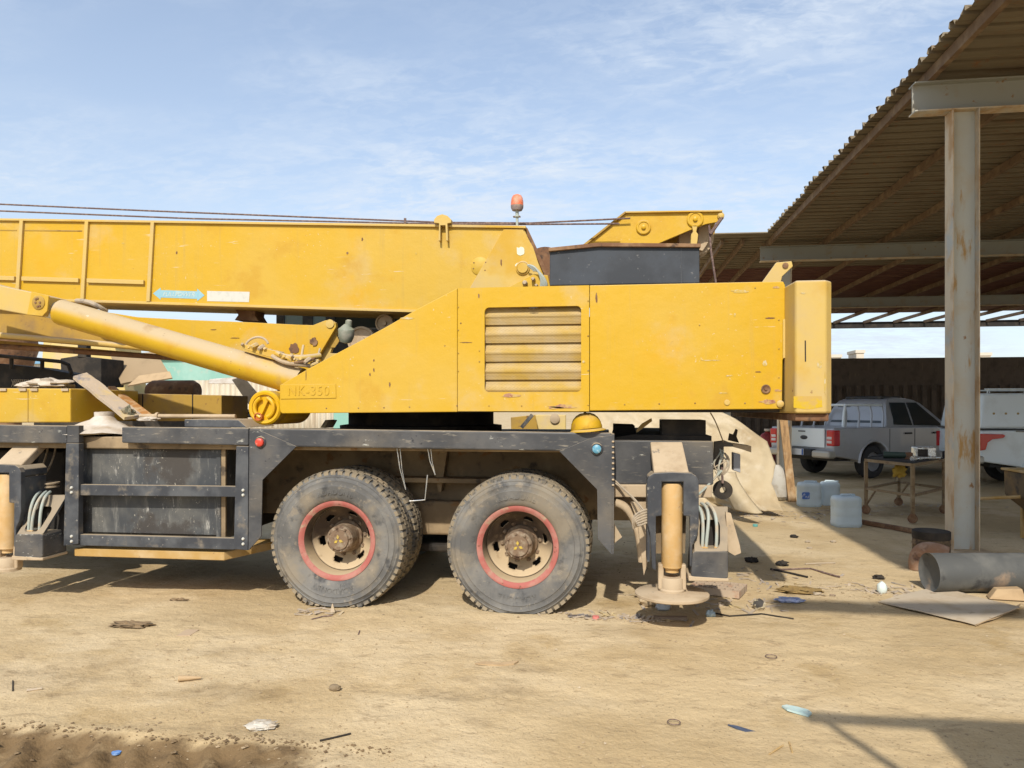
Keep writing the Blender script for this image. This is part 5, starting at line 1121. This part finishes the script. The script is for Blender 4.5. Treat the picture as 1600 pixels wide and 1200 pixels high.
tag(mb.build('pipe_elbow', M('rusty_elbow', (.30, .17, .10), .8, layers=[dict(c=(.42, .30, .22), s=8, a=.45, b=.7), dict(c=(.10, .06, .05), s=6, a=.55, b=.7)], bump=(30, .3, .004))), 'rusty pipe elbow behind the end of the lying gas cylinder', 'pipe')
g0 = gr(1461, 930); ax = Vector((math.cos(R(8)), math.sin(R(8)), 0)); rg_ = .166
gc = thing('gas_cylinder', 'grey scorched steel gas cylinder lying in front of the column', 'cylinder', (g0.x, g0.y, 0))
gb = g0 + Vector((0, .12, rg_ + .002))
gm_ = M('scorched_grey_steel', (.085, .088, .086), .6, layers=[dict(c=(.13, .13, .12), s=4, a=.45, b=.7), dict(c=(.30, .22, .15), s=2.4, a=.54, b=.66), dict(c=(.05, .05, .05), s=6, a=.56, b=.7)], bump=(25, .15, .005))
MB().lathe([(0, .03), (.12, .028), (.150, .016), (.160, .004), (rg_, 0), (rg_, .012), (rg_ * .99, .02), (rg_ * .99, 1.25), (rg_ * .9, 1.36), (.10, 1.45), (.04, 1.48), (.04, 1.55), (0, 1.55)], gb, ax, 48).build('shell', gm_, gc)
MB().lathe([(.052, 1.44), (.055, 1.5), (.055, 1.60), (.045, 1.63), (0, 1.63)], gb, ax, 20).build('valve_cap', darkm, gc)
mb = MB(); mb.lathe([(rg_ * .998, .35), (rg_ * 1.002, .352), (rg_ * 1.002, .362), (rg_ * .998, .364)], gb, ax, 48, closed=True); mb.build('weld_seam', gm_, gc)
pc = gr(1572, 938); cart_m = M('carton_board', (.46, .33, .19), .9, layers=[dict(c=(.36, .25, .14), s=5, a=.45, b=.7)], bump=(40, .2, .004))
mb = MB().hexa([pc + Vector((-.13, .0, .004)), pc + Vector((.14, -.03, .004)), pc + Vector((.16, .10, .004)), pc + Vector((-.10, .12, .004))], [pc + Vector((-.06, .02, .085)), pc + Vector((.12, -.01, .10)), pc + Vector((.13, .09, .10)), pc + Vector((-.05, .1, .085))])
tag(mb.build('carton', cart_m, None, .006), 'small crushed brown carton against the gas cylinder', 'carton')
flat_m = M('pale_cardboard', (.50, .42, .31), .9, layers=[dict(c=(.42, .33, .22), s=4, a=.45, b=.7), dict(c=(.30, .22, .14), s=9, a=.6, b=.7)], bump=(20, .25, .005))
p1, p2, p3, p4 = gr(1372, 939, .012), gr(1523, 975, .012), gr(1594, 948, .05), gr(1462, 916, .012)
slab('cardboard_sheet', [p1, p2, p3, p4], .006, flat_m, 'flattened pale cardboard sheet lying in front of the gas cylinder', 'cardboard', .006, 14, 10, 3)
slab('cardboard_sheet', [gr(1524, 977, .008), gr(1560, 964, .012), gr(1590, 950, .03), gr(1596, 943, .015)], .005, cart_m, 'narrow torn brown strip along the edge of the cardboard sheet', 'cardboard', .01, 8, 4, 5)
# rusty hopper at the right edge
ph = Vector((5.06, 9.35, 0)); hop = thing('rusty_hopper', 'rust brown tapered steel hopper on legs at the right edge', 'hopper', (ph.x, ph.y, 0))
hm = M('brown_rust_paint', (.13, .085, .04), .75, layers=[dict(c=(.22, .13, .05), s=4, a=.45, b=.68), dict(c=(.06, .045, .03), s=6, a=.5, b=.68)], bump=(20, .2, .006))
a0, w0 = ph.x - .28, .75
MB().hexa([(a0, ph.y - .3, .52), (a0 + w0, ph.y - .3, .52), (a0 + w0, ph.y + .4, .52), (a0, ph.y + .4, .52)], [(a0 - .01, ph.y - .31, .82), (a0 + w0, ph.y - .31, .82), (a0 + w0, ph.y + .4, .82), (a0 - .01, ph.y + .4, .82)]).build('bin', hm, hop, .01)
MB().hexa([(a0 + .26, ph.y - .1, .24), (a0 + w0 - .1, ph.y - .1, .24), (a0 + w0 - .1, ph.y + .2, .24), (a0 + .26, ph.y + .2, .24)], [(a0, ph.y - .3, .519), (a0 + w0, ph.y - .3, .519), (a0 + w0, ph.y + .4, .519), (a0, ph.y + .4, .519)]).build('cone', hm, hop, .01)
MB().box(a0 - .03, a0 + w0 + .03, ph.y - .33, ph.y + .43, .821, .85).build('rim', stepm, hop, .006)
for dx in (.19, w0): 
    for dy in (-.25, .35): MB().bar((a0 + dx, ph.y + dy, .001), (a0 + dx, ph.y + dy, .52), .05, .05, up=(0, 1, 0)).build('leg', stepm, hop)
MB().tube([(a0 - .02, ph.y, .54), (a0 - .5, ph.y + .35, .46)], .02, 8).build('handle', stepm, hop)
# timber on the ground under the bench
a, b_ = gr(1343, 818), gr(1430, 836)
tag(MB().bar(a + Vector((0, 0, .03)), b_ + Vector((.1, 0, .03)), .07, .055).build('timber', rust, None, .006), 'long rusty bar lying on the ground from jerrycan to cut drum', 'bar')
# tarpaulin, sack, posts behind the crane
tarp_m = M('beige_canvas', (.47, .385, .25), .95, layers=[dict(c=(.40, .31, .185), s=1.6, a=.46, b=.66, d=9), dict(c=(.52, .44, .31), s=3, a=.5, b=.68)], bump=(4, .45, .05), bump2=(60, .2, .003))
def tarp_edge(t): # right edge in the picture, top to bottom
    pts = [(1108, 634), (1150, 654), (1200, 690), (1214, 727), (1206, 755), (1216, 780), (1226, 800)]
    k = t * (len(pts) - 1); i = min(int(k), len(pts) - 2); f = k - i
    return (pts[i][0] * (1 - f) + pts[i + 1][0] * f, pts[i][1] * (1 - f) + pts[i + 1][1] * f)
def ground_y(Y): return HY + HC * F / (Y / dirv(1150, 700).y)
mb = MB(); nu, nv = 80, 60; v = []
for j in range(nv + 1):
    t = j / nv; ex, ey = tarp_edge(t); Yd = 12.4 - 1.35 * t ** .8
    r_ = at(ex, ey, Yd); l_ = at(905 + 190 * t ** 2.2, ey - 8 + 2 * t, Yd + .3 * (1 - t))
    if t > .9: l_.z = min(l_.z, .15)
    for i in range(nu + 1):
        s = i / nu; p = l_ * (1 - s) + r_ * s
        fold = .10 * math.sin(s * 17 + t * 3) * (.3 + .7 * t) * math.sin(math.pi * min(1, s * 1.05)) + .04 * noise.fractal(Vector((s * 6, t * 4, 2)), 1.0, 2.0, 4) + .16 * abs(noise.noise(Vector((s * 4.2 + t * 2.5, t * 2.2 - s, 5)))) + .07 * abs(noise.noise(Vector((s * 9 - t * 4, t * 6, 8))))
        p = p + Vector((0, fold, .03 * noise.noise(Vector((s * 6, t * 5, 7)))))
        v.append((p.x, p.y, max(p.z, .012)))
mb.add(v, [(j * (nu + 1) + i, j * (nu + 1) + i + 1, (j + 1) * (nu + 1) + i + 1, (j + 1) * (nu + 1) + i) for j in range(nv) for i in range(nu)], True)
tp = mb.build('canvas_tarpaulin', tarp_m); tp.modifiers.new('thickness', 'SOLIDIFY').thickness = .006
tag(tp, 'large beige canvas draped over a heap behind the crane tail', 'tarpaulin')
mb = MB(); v = []; nu, nv = 10, 22
for j in range(nv + 1):
    t = j / nv
    l_ = at(1116 + 30 * t, 735 + 62 * t, 10.9 - .25 * t); r_ = at(1149 + 40 * t ** 1.4, 738 + 62 * t, 10.9 - .45 * t)
    for i in range(nu + 1):
        s = i / nu; p = l_ * (1 - s) + r_ * s; p.y -= .16 * math.sin(s * 2.6) * (.4 + t); v.append((p.x, p.y, max(p.z, .012)))
mb.add(v, [(j * (nu + 1) + i, j * (nu + 1) + i + 1, (j + 1) * (nu + 1) + i + 1, (j + 1) * (nu + 1) + i) for j in range(nv) for i in range(nu)], True)
o = mb.build('canvas_flap', tarp_m); o.modifiers.new('thickness', 'SOLIDIFY').thickness = .006; tag(o, 'curling flap of beige canvas hanging in front of the big one', 'tarpaulin')
mb = MB(); p = gr(1220, 783)
mb.lathe([(0, .01), (.12, .01), (.18, .07), (.19, .2), (.17, .38), (.12, .52), (.05, .60), (0, .60)], (0, 0, 0), n=26)
mb.v = [(p.x + x * (1 + .25 * noise.noise(Vector((x * 6, y * 6, z * 4)))) - z * .06, p.y + .15 + y, z) for x, y, z in mb.v]
tag(mb.build('plastic_sack', M('dull_white_sack', (.44, .42, .37), .7, layers=[dict(c=(.34, .30, .24), s=6, a=.45, b=.7)], bump=(12, .4, .02, (3, 3, .6)))), 'whitish filled sack leaning behind the beige canvas edge', 'sack')
p = gr(1236, 784); q = at(1222, 640, p.y + .2)
tag(MB().bar((p.x + .02, p.y, .0), (q.x - .05, q.y + .1, 2.3), .13, .05, up=(0, 1, 0)).build('timber_post', wood_m, None, .006), 'leaning brown timber post under the crane counterweight', 'post')
p = at(1200, 715, 20.5)
rc_ = thing('fire_extinguisher', 'red canister standing by the far shed column', 'canister', (p.x, p.y, 0))
redm = M('red_enamel', (.26, .018, .018), .45, layers=[dict(c=(.16, .02, .02), s=5, a=.45, b=.7)])
MB().lathe([(0, .01), (.20, .01), (.20, .80), (.16, .86), (.06, .92), (0, .92)], (p.x, p.y, 0), n=28).build('body', redm, rc_); MB().lathe([(.06, .92), (.10, .95), (.10, 1.0), (0, 1.0)], (p.x, p.y, 0), n=16).build('cap', cloth_w, rc_)
# perforated block beside the float pad
blk = M('pale_clay_block', (.47, .37, .27), .9, layers=[dict(c=(.40, .24, .16), s=7, a=.5, b=.7)], bump=(40, .3, .004))
pb = gr(1122, 925); hb_ = thing('hollow_block', 'pale perforated clay block lying behind the float pad', 'block', (pb.x, pb.y, 0), R(-22), local=True)
n_ = 6
mb = MB()
for i in range(n_ + 1): mb.box(-.2 + i * .4 / n_ - .012, -.2 + i * .4 / n_ + .012, -.14, .14, .004, .06)
mb.build('web', blk, hb_); mb = MB()
for j in range(4): mb.box(-.212, .212, -.14 + j * .0933 - .011, -.14 + j * .0933 + .011, .003, .062)
mb.build('wall', blk, hb_); MB().box(-.205, .205, -.13, .13, .003, .02).build('base', darkm, hb_)

# ------------------------------------------------------------------ background left
teal_m = M('teal_wall_paint', (.22, .42, .36), .8, layers=[dict(c=(.30, .48, .42), s=.6, a=.45, b=.7), dict(c=(.34, .44, .38), s=3, a=.55, b=.7)], bump=(12, .1, .01))
tw = thing('teal_building', 'low teal painted building seen under the lift cylinder', 'building', (X_(340, 27), 29, 0))
x0, x1 = X_(236, 27), X_(640, 27); ztop = Z_(300, 556, 27)
MB().box(x0, x1, 27, 33, 0, ztop - .12).build('wall', teal_m, tw); MB().box(x0 - .12, x1 + .12, 26.85, 33.2, ztop - .119, ztop).build('roof_edge', pale_m, tw)
fen_m = M('cream_corrugated', (.52, .47, .37), .75, layers=[dict(c=(.42, .34, .24), s=2, a=.45, b=.7, st=(3, 3, .4))])
fe = thing('sheet_fence', 'cream corrugated sheet fence in front of the teal building', 'fence', (X_(330, 20), 20, 0))
mb = MB(); x = X_(236, 20); prof = []
while x < X_(520, 20):
    for k in range(6): prof.append((x + .16 * k / 6, 20 - .05 * math.sin(2 * math.pi * k / 6)))
    x += .16
zt_ = Z_(330, 594, 20); n = len(prof)
mb.add([(a, b_, 0) for a, b_ in prof] + [(a, b_, zt_) for a, b_ in prof], [(i, i + 1, n + i + 1, n + i) for i in range(n - 1)], True)
mb.build('corrugated_panel', fen_m, fe).modifiers.new('thickness', 'SOLIDIFY').thickness = .004
slab('loose_board', [at(328, 594, 18), at(370, 591, 18), at(372, 601, 17.6), at(326, 600, 17.6)], .03, cloth_w, 'pale board lying across the top of the cream fence', 'board', .01)
# second yellow machine behind
ym = thing('yellow_loader', 'older pale yellow machine with a sloping mast behind the crane deck', 'machine', (X_(150, 11), 11.5, 0))
pale_y = M('pale_yellow_paint', (.62, .47, .18), .6, layers=[dict(c=(.56, .44, .25), s=3, a=.45, b=.7), dict(c=(.3, .18, .08), s=10, a=.64, b=.72)], bump=(20, .1, .005))
def bgp(name, pts, mat, Y, th, parent=ym, bev=.01): return MB().prism(PP(pts, Y), Y, Y + th).build(name, mat, parent, bev)
bgp('cab_frame', [(73, 530), (180, 530), (180, 545), (196, 612), (166, 614), (158, 560), (120, 556), (112, 580), (84, 580), (80, 560)], pale_y, 11, .25)
bgp('cab_side', [(82, 532), (106, 532), (106, 600), (86, 600)], M('grey_panel', (.24, .28, .30), .5), 11.26, .03)
bgp('cab_wall', [(70, 500), (180, 500), (200, 640), (60, 640)], pale_y, 11.6, .6)
MB().box(X_(60, 11.4), X_(260, 11.4), 11.3, 13.5, .3, Z_(150, 618, 11.4)).build('chassis', darkm, ym)
for px in (90, 230): MB().lathe([(.25, -.15), (.5, -.15), (.52, -.1), (.52, .1), (.5, .15), (.25, .15)], (X_(px, 11.3), 11.4, .52), (0, 1, 0), 32, closed=True).build('wheel', tyre_p, ym)
bgp('engine_cover', [(94, 560), (120, 556), (158, 560), (158, 604), (96, 604)], darkm, 9.6, .5)
bgp('exhaust', [(121, 536), (135, 536), (135, 560), (121, 560)], darkm, 9.6, .1)
bgp('grey_door', [(158, 588), (172, 585), (184, 612), (160, 614)], M('blue_grey_panel', (.26, .30, .34), .6), 10.6, .03)
slab('board', [at(172, 552, 10.4), at(246, 554, 10.4), at(268, 590, 10.0), at(190, 602, 9.9)], .03, M('brown_board', (.33, .24, .14), .9, layers=[dict(c=(.25, .18, .10), s=3, a=.45, b=.7)], bump=(20, .2, .006)), 'big weathered brown board leaning on the yellow machine', 'board', .02)
slab('board', [at(218, 588, 9.9), at(266, 582, 9.9), at(270, 592, 9.8), at(200, 604, 9.7)], .02, cart_m, 'lower split half of the brown board', 'board', .01, 8, 4, 6)
lumpy('scrap_tyre_stack', at(205, 618, 10.5) - Vector((0, 0, .25)), .45, .3, .14, darkm, 'dark scrap heap behind the shaded yellow locker', 'scrap', 7, .4, .4)
# far blue-roofed hall at the left horizon
fh = thing('far_hall', 'far pale hall with a blue roof at the left horizon', 'building', (X_(30, 80), 82, 0))
MB().box(X_(-60, 80), X_(76, 80), 80, 92, 0, Z_(30, 569, 80)).build('wall', pale_m, fh); MB().box(X_(-64, 80), X_(78, 80), 79.6, 92.4, Z_(30, 569, 80) + .01, Z_(30, 565, 80)).build('roof', M('blue_roof', (.16, .32, .48), .6), fh)
rk = MB().lathe([(0, 0), (.5, 0), (.62, .4), (.55, .75), (.3, .82), (0, .84)], at(8, 562, 14), n=20); rk.v = [(x, y, z - .15) for x, y, z in rk.v]
tnk = thing('rust_tank', 'rust brown tank top behind the black bin rail', 'tank', tuple(at(8, 562, 14)))
rk.build('tank_body', rust, tnk); MB().cyl(at(8, 562, 14) - Vector((0, 0, 1.7 + .8)), at(8, 562, 14) - Vector((0, 0, .15)), .3).build('tank_stand', rust, tnk)
# yellow machine seen in the slot under the upper works
sy = thing('yellow_attachment', 'dusty yellow machine arm seen through the gap over the deck', 'machine', (X_(850, 10.5), 10.6, 0))
bgp('arm_plate', [(836, 648), (884, 648), (884, 700), (848, 700)], pale_y, 10.5, .08, sy); bgp('arm_plate', [(798, 652), (836, 648), (848, 672), (848, 720), (800, 720)], yellow_old, 10.7, .08, sy)
MB().lathe([(.07, 0), (.07, -.02), (.03, -.03), (0, -.03)], at(867, 654, 10.49), (0, 1, 0), 20).build('arm_pin', dusty, sy)
MB().bar(at(815, 668, 10.4), at(832, 648, 10.4), .07, .05).build('strut', navy_clean, sy)
bgp('stand', [(810, 715), (880, 700), (880, 770), (810, 770)], darkm, 10.6, .2, sy)

# ------------------------------------------------------------------ unseen container, made up to cast the shadow at bottom right
cm_ = M('container_paint', (.20, .24, .28), .6, layers=[dict(c=(.3, .22, .15), s=3, a=.5, b=.7)])
ct = thing('shadow_container', 'unseen container right of the camera, added to cast a shadow', 'container', (3.2, -2.0, 0))
MB().box(1.44, 4.2, -5.0, 1.14, .15, 2.55).build('box', cm_, ct, .02); MB().box(1.42, 4.22, -5.02, 1.16, 2.551, 2.66).build('roof', cm_, ct, .01)
for x in (1.55, 4.1):
    for y in (-4.9, .8): MB().box(x - .08, x + .08, y - .08, y + .08, .001, .149).build('foot', darkm, ct)
MB().box(.84, 1.418, 1.09, 1.15, 2.57, 2.65).build('shadow_arm', darkm, ct); MB().bar((.94, 1.12, 2.56), (1.15, 1.12, 2.10), .04, .04, up=(0, 1, 0)).build('shadow_brace', darkm, ct); MB().bar((1.15, 1.12, 2.10), (1.42, 1.12, 1.5), .04, .04, up=(0, 1, 0)).build('shadow_brace', darkm, ct)  # unseen arm and braces, shaped to cast the thin shadow strips

# ------------------------------------------------------------------ litter
def gz(p): return gh(p.x, p.y)
def litter(name, px, py, pts, h, mat, label, cat, rz=0.0, amp=.004, bevv=.0):
    p = gr(px, py); z = gz(p) + .001
    c, s = math.cos(rz), math.sin(rz)
    mb = MB().prismz([(p.x + a * c - b_ * s, p.y + a * s + b_ * c) for a, b_ in pts], z, z + h); mb.jitter(amp, 9, px)
    return tag(mb.build(name, mat, None, bevv), label, cat)
def rough(n, rx, ry, seed):
    r_ = random.Random(seed); return [(rx * math.cos(2 * math.pi * i / n) * r_.uniform(.65, 1), ry * math.sin(2 * math.pi * i / n) * r_.uniform(.65, 1)) for i in range(n)]
def stone(px, py, rx, ry, rz_, mat, label, cat='stone', nm='stone', seed=0, amp=.25):
    p = gr(px, py); o = lumpy(nm, (p.x, p.y, gz(p) - .004), rx, ry, rz_, mat, label, cat, seed, amp, .1, 10); return o
pap = M('dirty_paper', (.56, .52, .44), .9, layers=[dict(c=(.42, .34, .24), s=20, a=.45, b=.65)], bump=(30, .4, .004)); bluem = M('blue_plastic', (.10, .25, .58), .5, layers=[dict(c=(.3, .42, .62), s=25, a=.5, b=.7)])
stn = M('tan_stone', (.40, .30, .18), .95, layers=[dict(c=(.27, .20, .12), s=9, a=.45, b=.62), dict(c=(.52, .43, .30), s=14, a=.54, b=.66)], bump=(50, .4, .004)); paleb = M('pale_blue_foam', (.42, .56, .55), .8, layers=[dict(c=(.55, .60, .54), s=25, a=.45, b=.7), dict(c=(.2, .28, .28), s=30, a=.6, b=.7)])
p = gr(408, 1135); lumpy('flattened_pack', (p.x, p.y, -.004), .075, .055, .014, pap, 'crumpled white packet in the foreground below the left wheel', 'packet', 4, .45, .2, freq=3.5)
litter('bottle_cap', 182, 1161, [(.022 * math.cos(a * .5), .022 * math.sin(a * .5)) for a in range(13)], .008, bluem, 'blue plastic cap on the dark tyre track', 'cap', 0, .001)
litter('flat_stone', 296, 1189, rough(14, .030, .024, 3), .010, M('cream_disc', (.62, .52, .36), .8), 'cream flat stone at the bottom edge in the tyre track', 'stone', 0, .002)
litter('shoe_insole', 1245, 1111, [(-.075, .02), (-.05, .045), (0, .04), (.05, .03), (.07, 0), (.055, -.045), (.01, -.04), (-.045, -.03)], .010, paleb, 'pale blue crumpled insole at the shadow tip in the foreground', 'insole', -.25, .008)
litter('plastic_shard', 1158, 1138, [(-.065, .025), (-.02, .012), (.07, -.018), (.02, -.03), (-.03, -.01)], .006, M('dark_blue_shard', (.07, .09, .14), .6), 'dark blue plastic shard left of the insole', 'shard', -.1, .006)
p = gr(1234, 941); lumpy('plastic_packet', (p.x, p.y, 0), .115, .045, .022, M('faded_blue_film', (.20, .27, .50), .3, layers=[dict(c=(.42, .46, .60), s=18, a=.45, b=.65, r=.3)], bump=(40, .5, .008)), 'shiny blue plastic packet in front of the brown rag', 'packet', 3, .35, .2)
p = gr(1247, 924); lumpy('brown_rag', (p.x, p.y, -.005), .17, .10, .022, M('brown_felt', (.30, .20, .075), .95, layers=[dict(c=(.20, .13, .05), s=12, a=.45, b=.65)], bump=(40, .5, .01)), 'flat brown rag behind the blue packet', 'rag', 5, .6, .3, freq=3.5)
stone(1186, 950, .05, .04, .045, M('dark_bottom_stone', (.46, .40, .28), .8, layers=[dict(c=(.06, .055, .05), s=9, a=.5, b=.56)]), 'pale and black lump left of the blue packet', 'lump', 'can_lump', 3)
stone(1378, 928, .04, .035, .055, M('white_cup', (.62, .70, .68), .5), 'white plastic cup on the end of the cardboard', 'cup', 'plastic_cup', 4, .12)
litter('bottle_cap', 1180, 822, [(.032 * math.cos(a * .5), .032 * math.sin(a * .5)) for a in range(13)], .03, M('teal_cap', (.12, .36, .34), .6), 'teal cap on the sand behind the outrigger', 'cap', 0, .003)
for px, py, s_, lab in ((1241, 840, .045, 'dark crumpled scrap in the sun left of the shade edge'), (1302, 847, .03, 'small dark scrap nearest the jerrycans'), (1262, 847, .028, 'small dark scrap left of the jerrycan pair'), (1265, 857, .028, 'lowest of the small dark scraps in the sunlit patch'), (1373, 905, .05, 'dark crumpled ball near the gas cylinder end'), (1175, 878, .06, 'dark grey scrap at the edge of the crane shadow'), (1222, 884, .06, 'flat dark scrap at the tip of the crane shadow'), (1276, 929, .03, 'grey crumpled ball right of the brown rag')):
    p = gr(px, py); lumpy('scrap', (p.x, p.y, -.006), s_, s_ * .8, s_ * .45, darkm if s_ > .03 else hose_d, lab, 'scrap', px, .7, .1, 9)
litter('paper_scrap', 293, 988, [(-.045, -.07), (-.045, .07), (.05, .075), (.05, -.065)], .004, M('tan_paper', (.47, .35, .23), .9), 'rectangular tan paper scrap in front of the step', 'paper', .1, .004)
litter('torn_paper', 778, 1037, [(-.14, .0), (-.08, .035), (.02, .01), (.13, .045), (.10, -.0), (.03, -.02), (-.06, -.022), (-.12, -.02)], .008, cart_m, 'torn jagged cardboard strip in the middle of the yard', 'cardboard', .1, .012)
p = gr(205, 977); lumpy('bark', (p.x, p.y, -.008), .14, .06, .016, M('dark_bark', (.24, .165, .09), .95, bump=(30, .5, .01)), 'dark cracked clod of earth left of the paper scrap', 'clod', 2, .8, .3, freq=4)
p = gr(280, 938); lumpy('bark', (p.x, p.y, -.006), .07, .03, .012, bpy.data.materials['dark_bark'], 'small dark clod in front of the step plate', 'clod', 9, .8, .3, freq=4)
mb = MB(); p = gr(295, 1063); mb.tube([p + Vector((-.055, -.015, .014)), p + Vector((.0, .005, .012)), p + Vector((.06, .03, .008))], [.018, .014, .006], 10)
tag(mb.build('curled_strip', cart_m), 'curled brown strip left of the centre foreground', 'strip')
stone(523, 1078, .035, .022, .02, M('brown_pebble', (.22, .165, .10), .8), 'single brown pebble in the centre left foreground', seed=7)
litter('bottle_cap', 931, 966, [(.026 * math.cos(a * .5), .026 * math.sin(a * .5)) for a in range(13)], .024, M('pink_cap', (.60, .20, .17), .6), 'pink bottle cap in front of the right wheel', 'cap', 0, .001)
litter('metal_strip', 905, 962, [(-.09, -.012), (-.02, .018), (.09, .012), (.07, -.004), (.0, -.006), (-.07, -.03)], .012, M('dark_tin', (.12, .10, .09), .5), 'bent dark tin strip at the foot of the right wheel', 'strip', 0, .012)
litter('wood_chip', 491, 940, [(-.10, -.012), (-.09, .012), (.08, .012), (.10, -.008)], .03, wood_m, 'flat wood wedge under the left wheel', 'wedge', -.04, .003)
mb = MB(); p = gr(518, 956); mb.hexa([p + Vector((-.008, -.006, 0)), p + Vector((.03, -.006, 0)), p + Vector((.03, .006, 0)), p + Vector((-.008, .006, 0))], [p + Vector((.004, -.003, .06)), p + Vector((.010, -.003, .066)), p + Vector((.010, .003, .066)), p + Vector((.004, .003, .06))])
tag(mb.build('splinter', board_m), 'upright pale splinter in front of the left wheel', 'splinter')
def lump_r(px, py, r_, m_, lab, seed): stone(px, py, r_[0], r_[1], r_[2], m_, lab, seed=seed)
lump_r(1015, 946, (.085, .06, .05), stn, 'tan rounded stone under the left of the float pad', 3); lump_r(1036, 951, (.06, .045, .035), M('grey_white_stone', (.46, .48, .49), .8), 'grey white stone under the float pad', 5)
litter('loose_plank', 1048, 965, [(-.13, -.02), (-.125, .03), (.13, .035), (.125, -.012)], .02, M('grey_brown_plank', (.27, .20, .14), .9), 'short brown plank lying in front of the float pad', 'plank', .02, .006)
stone(1110, 960, .035, .03, .03, M('clear_blue_plastic', (.35, .45, .50), .3), 'clear bluish plastic bottle scrap right of the float pad', 'bottle', 'plastic_scrap', 8, .5)
for px, py, r_, lab in ((1205, 1027, .035, 'thin dark wire ring in the open sand on the right'), (1053, 1130, .032, 'faint wire ring in the right foreground'), (1301, 931, .022, 'small pale ring near the brown rag')):
    p = gr(px, py); mb = MB(); pts = [p + Vector((r_ * math.cos(a * .4), r_ * math.sin(a * .4), .006)) for a in range(17)]; mb.tube(pts, .0025, 5); tag(mb.build('wire_ring', rope_m), lab, 'ring')
def stick(pts, r_, m_, lab, cat='stick', nm='stick'): return tag(MB().tube([gr(a, b_) + Vector((0, 0, gz(gr(a, b_)) + r_)) for a, b_ in pts], r_, 6).build(nm, m_), lab, cat)
stick([(1204, 891), (1235, 897), (1262, 902)], .010, darkm, 'dark stick, lower of the two crossing the crane shadow tip'); stick([(1206, 892), (1240, 891), (1266, 890), (1290, 897), (1312, 903)], .009, rope_m, 'long bent dark stick beyond the crane shadow')
stick([(1258, 883), (1280, 882), (1305, 881.5)], .009, hose_d, 'straight grey stick behind the bent one'); stick([(1110, 955), (1140, 962), (1190, 958), (1240, 966)], .006, darkm, 'long thin wire on the sand right of the float pad', 'wire', 'wire')
stick([(487, 966), (505, 962), (520, 961)], .005, rope_m, 'forked twig in front of the left wheel'); stick([(562, 984), (560, 990)], .005, rope_m, 'tiny twig right of the splinter'); stick([(1202, 1178), (1224, 1164)], .004, stepm, 'thin straw at the bottom right'); stick([(1233, 1160), (1238, 1174)], .004, stepm, 'upright thin straw beside the other at the bottom right')
stick([(500, 1160), (520, 1154), (548, 1146)], .005, darkm, 'dark twig in the lower left foreground'); stick([(20, 1064), (20, 1080)], .004, darkm, 'thin twig at the left edge'); stick([(42, 1080), (66, 1077)], .007, board_m, 'short brown stick at the left edge')
damp_m = M('damp_soil', (.20, .135, .07), .95, layers=[dict(c=(.13, .085, .045), s=9, a=.45, b=.65), dict(c=(.33, .24, .14), s=14, a=.52, b=.66)])
# wood shavings beside the canvas, pebbles: nobody could count them
rnd = random.Random(21); mb = MB()
def pebble(p, s):
    a = [rnd.uniform(.6, 1.3) * s for _ in range(6)]; z = gz(p)
    mb.add([(p.x + a[0], p.y, z + s * .2), (p.x - a[1], p.y, z + s * .2), (p.x, p.y + a[2], z + s * .2), (p.x, p.y - a[3], z + s * .2), (p.x + rnd.uniform(-.3, .3) * s, p.y, z + a[4] * .7), (p.x, p.y, z - s * .3)],
           [(0, 2, 4), (2, 1, 4), (1, 3, 4), (3, 0, 4), (2, 0, 5), (1, 2, 5), (3, 1, 5), (0, 3, 5)])
for i in range(9000):
    y = 3.2 + rnd.random() ** 1.3 * 6.5; x = rnd.uniform(-3.9, 3.0) * (y / 5.5)
    if noise.noise(Vector((x * .9, y * .9, 3))) < rnd.uniform(-.35, .35): continue
    pebble(Vector((x, y, 0)), .0022 + .0105 * rnd.random() ** 4)
for cx, cy, n, sp in ((1005, 968, 70, .12), (980, 965, 60, .12), (1350, 930, 50, .2), (1150, 925, 40, .2), (1120, 800, 60, .3), (900, 965, 30, .1)):
    c = gr(cx, cy)
    for i in range(n): pebble(c + Vector((rnd.gauss(0, sp), rnd.gauss(0, sp * .6), 0)), .004 + .012 * rnd.random() ** 3)
gv = mb; mb = MB()
for i in range(700):
    x = rnd.uniform(-3.6, -1.0); pebble(Vector((x, rnd.choice((rnd.gauss(3.31, .03), rnd.uniform(2.75, 3.3))), 0)), .004 + .012 * rnd.random() ** 3)
tag(mb.build('soil_clods', damp_m), 'dark clods along the tyre track', 'soil', kind='stuff'); mb = gv
tag(mb.build('gravel', stn), 'scattered pebbles and crumbs on the sand', 'gravel', kind='stuff')
mb = MB()
for cx, cy, n, sp, sy_ in ((1130, 940, 70, .30, .14), (1180, 905, 50, .4, .25), (1170, 800, 90, .5, .30), (950, 962, 40, .25, .05), (1195, 805, 60, .5, .35), (1385, 925, 40, .22, .12), (1335, 915, 24, .3, .15), (1000, 965, 30, .15, .06), (1310, 800, 60, .5, .2), (1430, 790, 60, .6, .2), (500, 955, 18, .12, .04)):
    c = gr(cx, cy)
    for i in range(n):
        p = c + Vector((rnd.gauss(0, sp), rnd.gauss(0, sy_), 0)); a = rnd.uniform(0, 6.3); l = rnd.uniform(.015, .07); w_ = rnd.uniform(.004, .014); z = gz(p) + .003
        d = Vector((math.cos(a) * l, math.sin(a) * l, rnd.uniform(0, .012))); s_ = Vector((-math.sin(a) * w_, math.cos(a) * w_, 0)); q = Vector((p.x, p.y, z))
        mb.hexa([q - d - s_, q + d - s_, q + d + s_, q - d + s_], [v_ + Vector((0, 0, .004)) for v_ in (q - d - s_, q + d - s_, q + d + s_, q - d + s_)])
tag(mb.build('chips', board_m), 'loose chips, shavings and scraps strewn on the yard', 'debris', kind='stuff')
